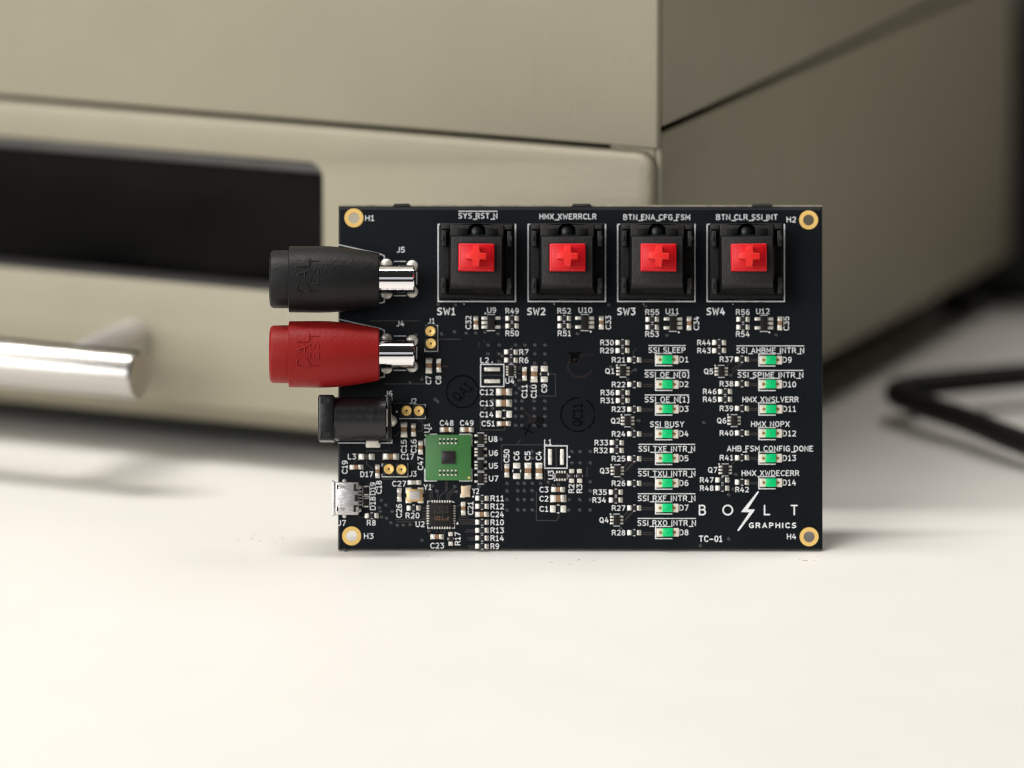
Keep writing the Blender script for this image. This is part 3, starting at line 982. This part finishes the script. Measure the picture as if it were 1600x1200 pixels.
# ---------------------------------------------------------------- main green chip with a bare die
mb = MB()
mb.box(-35.6 * U, 35.6 * U, -35.6 * U, 35.6 * U, 0.25, 0.95, 'green', 0.03)
mb.box(-32 * U, 32 * U, -32 * U, 32 * U, 0.01, 0.25, 'ic')
proc = link('processor', mb.mesh('processor'), board, (*P(700.5, 715.2), 0), 0, 'green square processor package with a bare die in its centre')
mb = MB()
mb.box(-10.6 * U, 10.6 * U, -10 * U, 10 * U, 0.953, 1.45, 'die', 0.03)
link('die', mb.mesh('die'), proc, (0, 0, 0))
mb = MB()
mb.box(-1.0 * U, 1.0 * U, -2.6 * U, 2.6 * U, 0.955, 1.18, 'resistor', 0.02)
mb.box(-1.5 * U, 1.5 * U, 2.2 * U, 4.5 * U, 0.955, 1.25, 'tin', 0.03)
mb.box(-1.5 * U, 1.5 * U, -4.5 * U, -2.2 * U, 0.955, 1.25, 'tin', 0.03)
mini = mb.mesh('chip_capacitor')
for y in (689.6, 739):
    for i in range(5):
        link('chip_capacitor', mini, proc, ((i - 2) * 6.15 * U - 0.05, (715.2 - y) * U, 0))
mb = MB()
mb.face([(0.24 * math.cos(a * math.pi / 5), 0.24 * math.sin(a * math.pi / 5), 0.955) for a in range(10)], 'gold')
link('corner_mark', mb.flat_mesh('corner_mark'), proc, (32.4 * U, -31.6 * U, 0))
xa, xb, ya, yb = 663.8, 737.2, 678.6, 751.4
line([(672, ya), (682, ya)], 1.8)
line([(718, ya), (735.5, ya)], 1.6)
line([(xa, 686), (xa, 696)], 1.6)
line([(xa, 733), (xa, yb), (682, yb)], 1.8)
line([(718, yb), (xb, yb), (xb, 733)], 1.8)
line([(xb, 680), (xb, 697)], 1.6)
dot(665, 680, 1.5)
q = [P(670.8, 671), P(675, 671), P(674, 667)]
mb = MB()
mb.face([(a - q[0][0], b - q[0][1], Z_SILK) for a, b in q], 'silk')
link('printed_arrow', mb.flat_mesh('printed_arrow'), board, (*q[0], 0))

# ---------------------------------------------------------------- key switches
mb = MB()      # lower housing
mb.box(-6.95, 6.95, -7.0, 7.0, 0.02, 4.9, 'switch', 0.3)
mb.box(-7.2, 7.2, -7.35, 7.35, 4.92, 6.0, 'switch', 0.35, 3)
mb.box(-1.6, 1.6, -7.6, -7.3, 4.0, 5.6, 'switch', 0.1)
sw_base = mb.mesh('key_switch')
mb = MB()      # upper housing: lofted block with the front slope
k = mb.mi('switch_top')
mb.hexa([(-5.6, -6.75, 6.02), (5.6, -6.75, 6.02), (5.6, 5.9, 6.02), (-5.6, 5.9, 6.02),
         (-5.0, -5.75, 9.9), (5.0, -5.75, 9.9), (5.0, 4.35, 9.9), (-5.0, 4.35, 9.9)], 'switch', 0.12)
mb.hexa([(-4.98, -5.6, 9.85), (4.98, -5.6, 9.85), (4.98, 4.3, 9.85), (-4.98, 4.3, 9.85),
         (-4.92, -4.9, 11.1), (4.92, -4.9, 11.1), (4.92, 4.2, 11.1), (-4.92, 4.2, 11.1)], 'switch_top', 0.14)
# shelf above, notched for the lens
arc = [(1.72 * math.cos(R(180 - a)), 6.05 + 1.05 * math.sin(R(a))) for a in range(0, 181, 15)]
mb.prism([(-5.2, 4.4), (-1.72, 4.4)] + arc + [(1.72, 4.4), (5.2, 4.4), (5.2, 6.95), (-5.2, 6.95)], 6.02, 8.7, 'switch_top', 0.1)
mb.box(-6.9, -5.25, 6.0, 6.9, 6.02, 8.2, 'switch_top', 0.2)
mb.box(5.25, 6.9, 6.0, 6.9, 6.02, 8.2, 'switch_top', 0.2)
sw_top = mb.mesh('upper_housing')
mb = MB()
mb.box(-1.08, 1.08, 4.45, 6.1, 8.72, 9.1, 'switch', 0.08)
sw_shelf = mb.mesh('shelf')
mb = MB()
mb.lathe([(6.05, 1.6), (7.6, 1.6), (8.2, 1.2), (8.45, 0.6), (8.5, 0.05)], 'led_window', 24, (0, 5.5, 0), 'z')
sw_lens = mb.mesh('lens')
mb = MB()
mb.box(-0.42, 0.42, -1.5, 1.5, 6.02, 8.6, 'switch_top', 0.12)
mb.box(-0.55, 0.0, -0.5, 0.5, 8.3, 8.9, 'switch_top', 0.1)
sw_clip = mb.mesh('clip')
mb = MB()      # stem: well and raised plunger
mb.box(-3.85, 3.85, -2.95, 2.95, 11.0, 11.16, 'hole')
mb.box(-1.5, 1.5, -3.2, 3.2, 11.0, 11.15, 'hole')
mb.box(-3.55, 3.55, -2.72, 2.72, 11.1, 13.1, 'stem', 0.22, 3, (0.12, 0.1))
mb.box(-2.95, 2.95, -2.12, 2.12, 13.1, 13.25, 'stem', 0.06)
sw_stem = mb.mesh('stem')
mb = MB()
a_, b_, z_ = 2.0, 0.62, 16.6
pts = [(-b_, -a_), (b_, -a_), (b_, -b_ * .85), (a_, -b_ * .85), (a_, b_ * .85), (b_, b_ * .85), (b_, a_), (-b_, a_), (-b_, b_ * .85), (-a_, b_ * .85), (-a_, -b_ * .85), (-b_, -b_ * .85)]
mb.prism(pts, 13.2, z_, 'stem_cross', 0.1)
sw_cross = mb.mesh('cross')
for px, sdx in ((745, 0.0), (885.6, 0.1), (1025.5, 0.24), (1165.2, 0.3)):
    c = P(px, 410.8)
    sw = link('key_switch', sw_base, board, (*c, 0), R(random.uniform(-0.7, 0.7)))
    link('upper_housing', sw_top, sw)
    link('shelf', sw_shelf, sw, (-2.83, 0, 0))
    link('shelf', sw_shelf, sw, (2.83, 0, 0))
    link('lens', sw_lens, sw)
    dz = random.uniform(-0.15, 0.1)
    link('stem', sw_stem, sw, (sdx, 0.25, dz))
    link('cross', sw_cross, sw, (sdx, 0.25, dz), R(random.uniform(-0.8, 0.8)))
    for sx in (-1, 1):
        for sy in (4.2, -5.0):
            link('clip', sw_clip, sw, (sx * 6.35, sy, 0), 0 if sx < 0 else R(180))
    # printed frame round the switch
    x_, y_ = px, 410.8
    line([(x_ - 60.4, y_ - 60.3), (x_ - 60.4, y_ + 60.3), (x_ + 60.4, y_ + 60.3), (x_ + 60.4, y_ - 60.3)], 1.7)
    line([(x_ - 60.4, y_ - 60.3), (x_ - 52, y_ - 60.3)], 1.5)
    for dx in (-20.5, 9.5):
        line([(x_ + dx, y_ - 60.3), (x_ + dx + 11, y_ - 60.3)], 1.5)
    dot(x_ - 20, y_ + 64.5, 0.8)


# ---------------------------------------------------------------- banana jacks
def jack(cy, m, label, letter_tilt):
    o_ = P(528, cy + 4.6)
    zc = 7.0
    U_ = lambda px: (px - 528) * U
    mb = MB()
    mb.lathe([(U_(423.5), 2.3), (U_(423.3), 4.6), (U_(424), 5.1), (U_(426.5), 5.5), (U_(430), 5.62), (U_(453), 5.66), (U_(453.2), 6.3), (U_(454), 6.44),
              (U_(500), 6.5), (U_(518), 6.45), (U_(545), 6.15), (U_(575), 5.55), (U_(593), 5.1), (U_(594), 4.95), (U_(594.4), 2.5)], m, 72, (0, 0, zc), 'x', (False, True))
    mb.lathe([(U_(423.5), 2.3), (U_(440), 2.3)], 'hole', 40, (0, 0, zc), 'x', (False, True))
    body = link('banana_jack', mb.mesh('banana_jack'), board, (*o_, 0), 0, label)
    mb = MB()
    mb.lathe([(U_(592), 2.75), (U_(647), 2.75), (U_(648.6), 2.6), (U_(649), 2.3)], 'chrome', 56, (0, 0, zc), 'x')
    link('barrel', mb.mesh('barrel'), body)
    # moulded lettering wrapped over the top of the body, read from the right
    for s_, xc, hgt, wid, st in (('CAL', 476, 2.3, 6.4, .34), ('TEST', 494.5, 1.75, 7.4, .28)):
        mb = MB()
        lay, tw = layout(s_, .34)
        r0 = 6.5
        kk = mb.mi(m)
        for x, (gw, strokes) in lay:
            for st_ in strokes:
                closed = st_[0] == 'c'
                pts = [Vector(((x + a) / tw * wid - wid / 2, b * hgt - hgt / 2, 0)) for a, b in (st_[1] if closed else st_)]
                if closed:
                    pts.append(pts[0])
                dense = []
                for a, b in zip(pts, pts[1:]):
                    n = max(1, int((b - a).length / .4))
                    dense += [a.lerp(b, i / n) for i in range(n)]
                dense.append(pts[-1])
                w3 = []
                for v in dense:
                    ang = (v.x + 0.3) / r0          # along the circumference
                    w3.append((U_(xc) - v.y, r0 * math.sin(ang), zc + r0 * math.cos(ang)))
                w3 = [p for i, p in enumerate(w3) if i == 0 or (Vector(p) - Vector(w3[i - 1])).length > .02]
                mb.tube(w3, st * .46, m, 8)
        link('moulded_lettering', mb.mesh('moulded_lettering'), body)
    # legs going into four soldered holes
    for px, dy in ((604, -22.2), (644, -20.0), (604, 22.8), (644, 20.4)):
        mb = MB()
        mb.lathe([(0.0, 1.12), (0.12, 1.1), (0.34, 0.85), (0.5, 0.55), (0.55, 0.05)], 'solder', 24, (0, 0, 0), 'z')
        link('solder_joint', mb.mesh('solder_joint'), board, (*P(px, cy + dy), 0))
    mb = MB()
    mb.box(U_(600), U_(646), -2.2, 2.2, 0.05, 5.2, m if m == 'jack_black' else 'jack_black', 0.2)
    link('jack_base', mb.mesh('jack_base'), body)
    line([(528.5, cy - 53.5), (593, cy - 39), (600.5, cy - 36), (600.5, cy - 31)], 1.2)
    line([(528.5, cy + 52), (600.5, cy + 36.5), (600.5, cy + 31)], 1.2)
    line([(616, cy - 27.2), (634, cy - 27.2)], 1.2)
    line([(616, cy + 26.4), (634, cy + 26.4)], 1.4)
    line([(651, cy - 10), (651, cy + 9)], 1.2)


jack(435.6, 'jack_black', 'black banana jack, above the red one', 0)
jack(552.2, 'jack_red', 'red banana jack', 0)

# ---------------------------------------------------------------- round power jack
px0 = 499.0
oj = P(528, 656)
mb = MB()
X = lambda px: (px - 528) * U
mb.box(X(499), X(524.5), -4.45, 4.45, 0.3, 9.6, 'dc', 0.45, 3)
dcj = link('power_jack', mb.mesh('power_jack'), board, (*oj, 0), 0, 'black round power jack at the left edge')
mb = MB()
mb.box(X(604.2), X(612.5), -4.3, 4.4, 0.1, 8.2, 'dc', 0.3, 2)
link('rear_block', mb.mesh('rear_block'), dcj)
mb = MB()
mb.lathe([(X(524), 4.2), (X(604), 4.2)], 'dc', 64, (0, 0, 5.4), 'x', (False, False))
mb.lathe([(X(590), 4.28), (X(604), 4.28)], 'dc', 64, (0, 0, 5.4), 'x', (True, True))
mb.box(X(524.6), X(604), -4.1, 4.1, 0.1, 5.0, 'dc', 0.1)
link('jack_barrel', mb.mesh('jack_barrel'), dcj)
for s_ in (-1, 1):
    mb = MB()
    mb.box(X(505), X(518), -0.5, 0.5, 0, 0.12, 'hole')
    mb.box(X(504), X(505), -0.65, 0.65, 0, 0.2, 'dc')
    link('latch_recess', mb.mesh('latch_recess'), dcj, (0, s_ * 3.35, 9.6))
mb = MB()
mb.box(X(571.8), X(594.5), -5.45, -4.5, 0.05, 0.5, 'solder', 0.16, 3)
mb.box(X(573), X(592), -4.6, -4.2, 0.1, 3.2, 'tin', 0.06)
link('solder_tab', mb.mesh('solder_tab'), dcj)
mb = MB()
mb.box(X(604.6), X(607.2), -1.7, 1.75, 0.1, 8.6, 'tin', 0.12)
mb.lathe([(0.02, 1.15), (0.3, 1.0), (0.7, 0.5), (0.75, 0.05)], 'solder', 24, (X(611), -0.2, 0), 'z')
mb.box(X(606.8), X(613.0), -1.15, 1.1, 0.1, 7.4, 'tin', 0.3)
link('contact', mb.mesh('contact'), dcj)
line([(592, 621.6), (612.4, 621.6), (612.4, 626.5)], 1.3)
line([(528.6, 692.2), (571, 692.2)], 1.3)
line([(596, 692.2), (612.4, 692.2), (612.4, 687)], 1.4)

# ---------------------------------------------------------------- micro usb socket
ou = P(540.5, 779)
mb = MB()
mb.box(-2.0, 2.55, -3.25, 3.15, 0.05, 2.55, 'shell', 0.22, 3)
mb.box(-2.6, -1.95, -3.35, 3.2, 0.25, 2.5, 'shell', 0.12, 2)
mb.hexa([(-2.75, 3.2, 1.6), (-2.1, 3.0, 1.6), (-2.1, 3.15, 1.6), (-2.9, 3.75, 1.6), (-2.75, 3.2, 2.4), (-2.1, 3.0, 2.4), (-2.1, 3.15, 2.4), (-2.9, 3.75, 2.4)], 'shell', 0.04)
mb.hexa([(-2.75, -3.3, 1.6), (-2.1, -3.1, 1.6), (-2.1, -3.3, 1.6), (-2.8, -3.6, 1.6), (-2.75, -3.3, 2.4), (-2.1, -3.1, 2.4), (-2.1, -3.3, 2.4), (-2.8, -3.6, 2.4)], 'shell', 0.04)
usb = link('usb_socket', mb.mesh('usb_socket'), board, (*ou, 0), 0, 'silver micro usb socket at the left edge')
for s_ in (-1, 1):
    mb = MB()
    mb.box(-1.75, -0.25, s_ * 2.15 - .24, s_ * 2.15 + .24, 2.552, 2.575, 'steel_end')
    mb.box(-1.75, -1.45, s_ * 2.15 - .42, s_ * 2.15 + .42, 2.58, 2.62, 'hole')
    mb.box(-1.4, -0.15, s_ * 2.15 - .13, s_ * 2.15 + .05, 2.576, 2.68, 'shell', 0.03)
    link('spring_tab', mb.mesh('spring_tab'), usb)
    mb = MB()
    mb.prism([(1.55, s_ * 1.35), (2.5, s_ * 1.35), (2.35, s_ * 1.7), (2.05, s_ * 1.8), (2.05, s_ * 2.7), (1.55, s_ * 2.7)], 2.552, 2.572, 'hole')
    link('shell_slot', mb.mesh('shell_slot'), usb)
    mb = MB()
    mb.lathe([(0.01, 0.42), (0.14, 0.36), (0.26, 0.2), (0.3, 0.03)], 'solder', 20, (0, 0, 0), 'z')
    usb_dome = mb.mesh('solder_joint')
    link('solder_joint', usb_dome, usb, (2.65, s_ * 2.25, 0))
    link('solder_joint', usb_dome, usb, (-0.3, s_ * 3.4, 0))
mb = MB()
mb.prism([(1.75, -.65), (2.5, -.6), (2.5, .6), (1.75, .65)], 2.552, 2.572, 'hole')
link('shell_slot', mb.mesh('shell_slot'), usb)
for i in range(5):
    link('pin', pin_mesh(5.0, 2.4), usb, (2.75, (i - 2) * 0.65 + .1, 0))


# ---------------------------------------------------------------- two-pin gold sockets
def socket2(pts, box, name='pin_socket'):
    c = P((pts[0][0] + pts[1][0]) / 2, (pts[0][1] + pts[1][1]) / 2)
    vert = abs(pts[0][1] - pts[1][1]) > 5
    mb = MB()
    for s_ in (-1, 1):
        lx, ly = (0, s_ * 1.22) if vert else (s_ * 1.22, 0)
        mb.box(lx - 1.2, lx + 1.2, ly - 1.2, ly + 1.2, 0.02, 1.4, 'switch_top', 0.35, 2)
    o = link(name, mb.mesh(name), board, (*c, 0))
    mb = MB()
    mb.lathe([(1.38, 0.98), (1.52, 0.95), (1.56, 0.88), (1.545, 0.78), (1.46, 0.30), (1.34, 0.12)], 'gold', 32, (0, 0, 0), 'z', (False, True))
    me = mb.mesh('gold_contact')
    for px, py in pts:
        q = P(px, py)
        link('gold_contact', me, o, (q[0] - c[0], q[1] - c[1], 0))
    line(box, 1.2)


socket2([(672.8, 518.2), (673.6, 537.4)], [(665, 508.6), (684, 508.6), (684, 548.5)])
line([(663.8, 544), (663.8, 549), (683, 549)], 1.0)
socket2([(635.4, 642), (654.8, 642.4)], [(648, 632.4), (664.6, 632.4), (664.6, 636)])
line([(624.5, 654), (664.6, 654), (664.6, 650)], 1.0)
socket2([(608, 733.2), (627.6, 733.8)], [(597, 741), (597, 745), (637.2, 745), (637.2, 725), (632, 725)])
line([(597, 729), (597, 725), (602, 725)], 1.0)
dot(620, 643.4, 1.5)

# ---------------------------------------------------------------- copper traces and tented vias
TR_ = [[(578, 501.3), (656, 501.3)], [(600, 599.8), (667, 599.8)], [(612.5, 630), (640, 630)], [(686, 530), (720, 530)], [(690, 572.5), (700, 572.5)],
       [(612.5, 682), (617, 682), (624, 674.5)], [(656, 658), (660, 658), (660, 673.5), (650, 673.5)], [(573, 713), (573, 704.5), (610, 704.5)],
       [(573, 719), (573, 725), (583, 733)], [(548, 730), (558, 718)], [(560, 808), (569, 808)], [(597, 748.6), (618, 748.6)],
       [(756, 535), (756, 532)], [(750.6, 604), (750.6, 671.8), (789, 671.8), (789, 607)], [(744, 607.5), (750, 608)], [(830, 584.5), (868, 584.5), (868, 618.8), (828, 618.8)],
       [(783.8, 735), (783.8, 695), (850, 695)], [(808, 695), (813, 687)], [(851, 732), (851, 752)], [(838, 769), (838, 813.3), (870, 813.3), (873, 808), (873, 748)],
       [(915, 743.6), (917.5, 743.6), (917.5, 730)], [(778, 705), (768, 712), (758, 715)], [(748, 535), (748, 542)],
       [(696.5, 752), (696.5, 768)], [(698.5, 752), (698.5, 766), (688, 774), (686, 782)], [(684, 782), (684, 768), (680, 765)], [(675, 782), (675, 766), (668, 766)],
       [(672, 784), (672, 768)], [(701, 782), (702, 774), (708, 768), (715, 768)], [(698.6, 782), (698.6, 772), (710, 762)], [(712, 793), (722, 786)], [(718, 808), (730, 808), (734, 803)],
       [(716, 812.3), (742, 812.3)], [(716, 815.5), (742, 815.5)], [(720, 818.6), (740, 818.6)], [(728, 828), (742, 828)], [(726, 831), (742, 831)],
       [(730, 840.5), (742, 840.5)], [(732, 843.5), (742, 843.5)], [(731, 853), (742, 853)], [(733, 856), (742, 856)],
       [(618, 812), (668, 812)], [(620, 815.3), (668, 815.3)], [(658, 794), (668, 794)], [(660, 799), (668, 799)], [(660, 803.5), (668, 803.5)], [(660, 807), (668, 807)], [(659, 810), (668, 810)],
       [(682, 826), (682, 832)], [(689, 826), (689, 833)], [(694, 826), (694, 834)], [(666, 767), (660, 772), (660, 784)]]
for x_, y_ in ((1003, 562.3), (1003, 600.6), (1003, 639), (1003, 678), (1003, 716.3), (1003, 755), (1003, 793.3), (1003, 832.3)):
    TR_ += [[(x_, y_), (x_ + 17, y_)], [(x_ + 1, y_ + 3), (x_ + 17, y_ + 3)]]
for x_, y_ in ((1171, 561.3), (1171, 599.7), (1171, 638.2), (1171, 676.7), (1171, 715.1), (1171, 753.5)):
    TR_ += [[(x_, y_), (x_ + 13, y_)], [(x_ + 1, y_ + 2.6), (x_ + 13, y_ + 2.6)]]
for x_, y_ in ((977.5, 732), (976.5, 809)):
    TR_ += [[(x_ - 2, y_ - 3), (x_ + 7, y_ - 13)], [(x_, y_ + 2), (x_ + 14, y_ - 13)], [(x_, y_ + 5), (x_ + 17, y_ - 13)]]
TR_ += [[(984, 581), (993, 576)], [(984, 584), (992, 577)], [(990, 659), (998, 656)], [(1136, 571), (1146, 561)], [(1143, 578), (1160, 565)], [(1145, 582), (1161, 567)],
        [(1143, 726), (1151, 718)], [(989.5, 562), (989.5, 548)], [(993, 548), (993, 545)], [(784, 497), (789, 497)], [(784, 511), (789, 511)], [(886, 506), (896, 511)],
        [(809, 575), (815, 570)], [(809, 578), (814, 575)], [(809, 584), (815, 584)], [(800, 540), (800, 544)]]
for t in TR_:
    line(t, 0.95, 'trace', 'trace', z=0.012)
VIAS = [(690, 522), (710.4, 518.5), (728.6, 520), (743.5, 520), (758, 519), (778.5, 521), (650, 523.5), (684.5, 475.5), (951.5, 475.8), (659, 592.5), (641, 597.5), (680, 624),
        (684, 627), (689.5, 521), (712, 476), (540, 860), (596, 781.5), (603, 789), (593, 793), (594.5, 799), (596.5, 807.5), (604.5, 809.5), (611, 816.5), (621, 820.5), (630.5, 820.5),
        (641, 819.5), (613, 799), (670.5, 829.5), (659.5, 844), (683, 767), (676, 759), (711, 760), (713, 768), (749, 760), (783, 686), (792.8, 755.4), (792.8, 767), (792.8, 780.8), (792.8, 797),
        (812, 606.5), (806.5, 614), (805, 601), (829, 604), (811.5, 594), (1139, 751.5), (1142, 586), (1138.7, 773), (1095, 852.5), (1139, 842), (981, 592.5), (1009, 478), (955, 573),
        (993, 577.5), (998.5, 657), (972, 748.5), (970, 825.5), (989, 669.5), (1150, 741), (1146, 764), (1213, 523), (1042.5, 523.5), (902.5, 521), (1100, 660), (873, 757), (865, 758)]
for y_ in (538.8, 552.7):
    VIAS += [(x_, y_) for x_ in (762.8, 780.3, 806, 820.6, 836, 851.9)]
VIAS += [(780, 564.5), (836, 567.5), (851.9, 567.5), (785, 556)]
for y_ in (626.3, 638.2, 650.4, 664.4):
    VIAS += [(x_, y_) for x_ in (806, 815.8, 835, 851.7)]
VIAS += [(758, 638), (770, 638), (770, 625)]
for y_ in (755, 766.7, 780.7, 796.8):
    VIAS += [(x_, y_) for x_ in (792.7, 809.4, 819.6, 832)]
for y_ in (705.4, 723):
    VIAS += [(x_, y_) for x_ in (894, 906.7, 922.7)]
VIAS += [(922.7, 752.7), (922.7, 766.7), (906.3, 780.8), (922.5, 780.8), (889.5, 780.8), (889, 796.8), (906.3, 796.8), (922.5, 796.8), (845, 755), (857, 753.5),
         (832, 705.4), (832, 716)]
mb = MB()
for a, b in VIAS:
    q = P(a, b)
    mb.lathe([(0.0, 0.34), (0.05, 0.30), (0.06, 0.2), (0.02, 0.1)], 'via', 12, (q[0], q[1], 0), 'z', (False, True))
o = link('tented_vias', mb.mesh('tented_vias', 60), board)
o['kind'] = 'stuff'

# ---------------------------------------------------------------- ink stamps
def stamp(strokes, w, m='ink', label=None):
    mb = MB()
    for q, (pts, closed) in enumerate(strokes):
        mb.stroke([P(*p) for p in pts], w * U, 0.014 + 0.003 * q, m, closed)
    return link('ink_stamp', mb.flat_mesh('ink_stamp'), board, (0, 0, 0), 0, label)


def circ(cx, cy, rx, ry, a0=0, a1=360, n=36):
    return [(cx + rx * math.cos(R(a0 + (a1 - a0) * i / n)), cy + ry * math.sin(R(a0 + (a1 - a0) * i / n))) for i in range(n if a1 - a0 == 360 else n + 1)]


def put(s_, cx, cy, w, h, ang):
    lay, tw = layout(s_, .3)
    out = []
    ca, sa = math.cos(R(ang)), math.sin(R(ang))
    for x, (gw, strokes) in lay:
        for st in strokes:
            closed = st[0] == 'c'
            pts = []
            for a, b in (st[1] if closed else st):
                u, v = (x + a) / tw * w - w / 2, b * h - h / 2
                pts.append((cx + u * ca - v * sa, cy - (u * sa + v * ca)))
            out.append((pts, closed))
    return out


stamp([(circ(722.5, 612, 25, 25), True)] + put('QA1', 722.5, 612, 30, 14, 44), 2.3)
stamp([(circ(903, 648, 26.5, 26, a0, a0 + 48, 8), False) for a0 in (5, 62, 118, 170, 226, 300)] + put('QC11', 902.5, 648.5, 33, 14, 90), 2.5)
stamp([([(890, 551), (897, 554), (906, 551)], False), (circ(898, 562, 4.5, 4), True), ([(893, 556), (903, 556)], False)], 4.2)
stamp([(circ(906, 573, 19, 16, 20, 250, 22), False), (circ(900, 564, 4, 4), True), ([(906, 556), (926, 554)], False)], 3.0, 'ink2')
stamp(put('X', 824, 672, 12, 13, 20) + put('1G', 842, 660, 14, 9, 60), 2.6)
stamp([([(821, 644), (829, 651), (826, 659), (838, 655), (846, 661)], False)], 4.0, 'ink2')

# ---------------------------------------------------------------- company mark
T('B', 1091.8, 1103.2, 797, 16.4, 2.2)
T('o', 1128.6, 1145.6, 797, 17, 2.3)
T('L', 1193.5, 1203.4, 797, 16.4, 2.2)
T('T', 1235.4, 1246.6, 797, 16.4, 2.2)
T('GRAPHICS', 1170.3, 1244.2, 820.9, 8.8, 1.75, gap=.5)
bolt = [(790, 136), (800, 133), (805, 144), (672, 350), (757, 350), (748, 370), (568, 606), (556, 607), (549, 600), (694, 384), (595, 382), (603, 368)]
q = [P(1080 + a * .13125, 750 + b * .13125) for a, b in bolt]
mb = MB()
cq = q[4]
tri = [mb.bm.verts.new((a - cq[0], b - cq[1], Z_SILK)) for a, b in q]
es = [mb.bm.edges.new((tri[i], tri[(i + 1) % len(tri)])) for i in range(len(tri))]
bmesh.ops.triangle_fill(mb.bm, use_beauty=True, use_dissolve=False, edges=es, normal=(0, 0, 1))
mb.mi('silk')
link('lightning_emblem', mb.flat_mesh('lightning_emblem'), board, (*cq, 0))
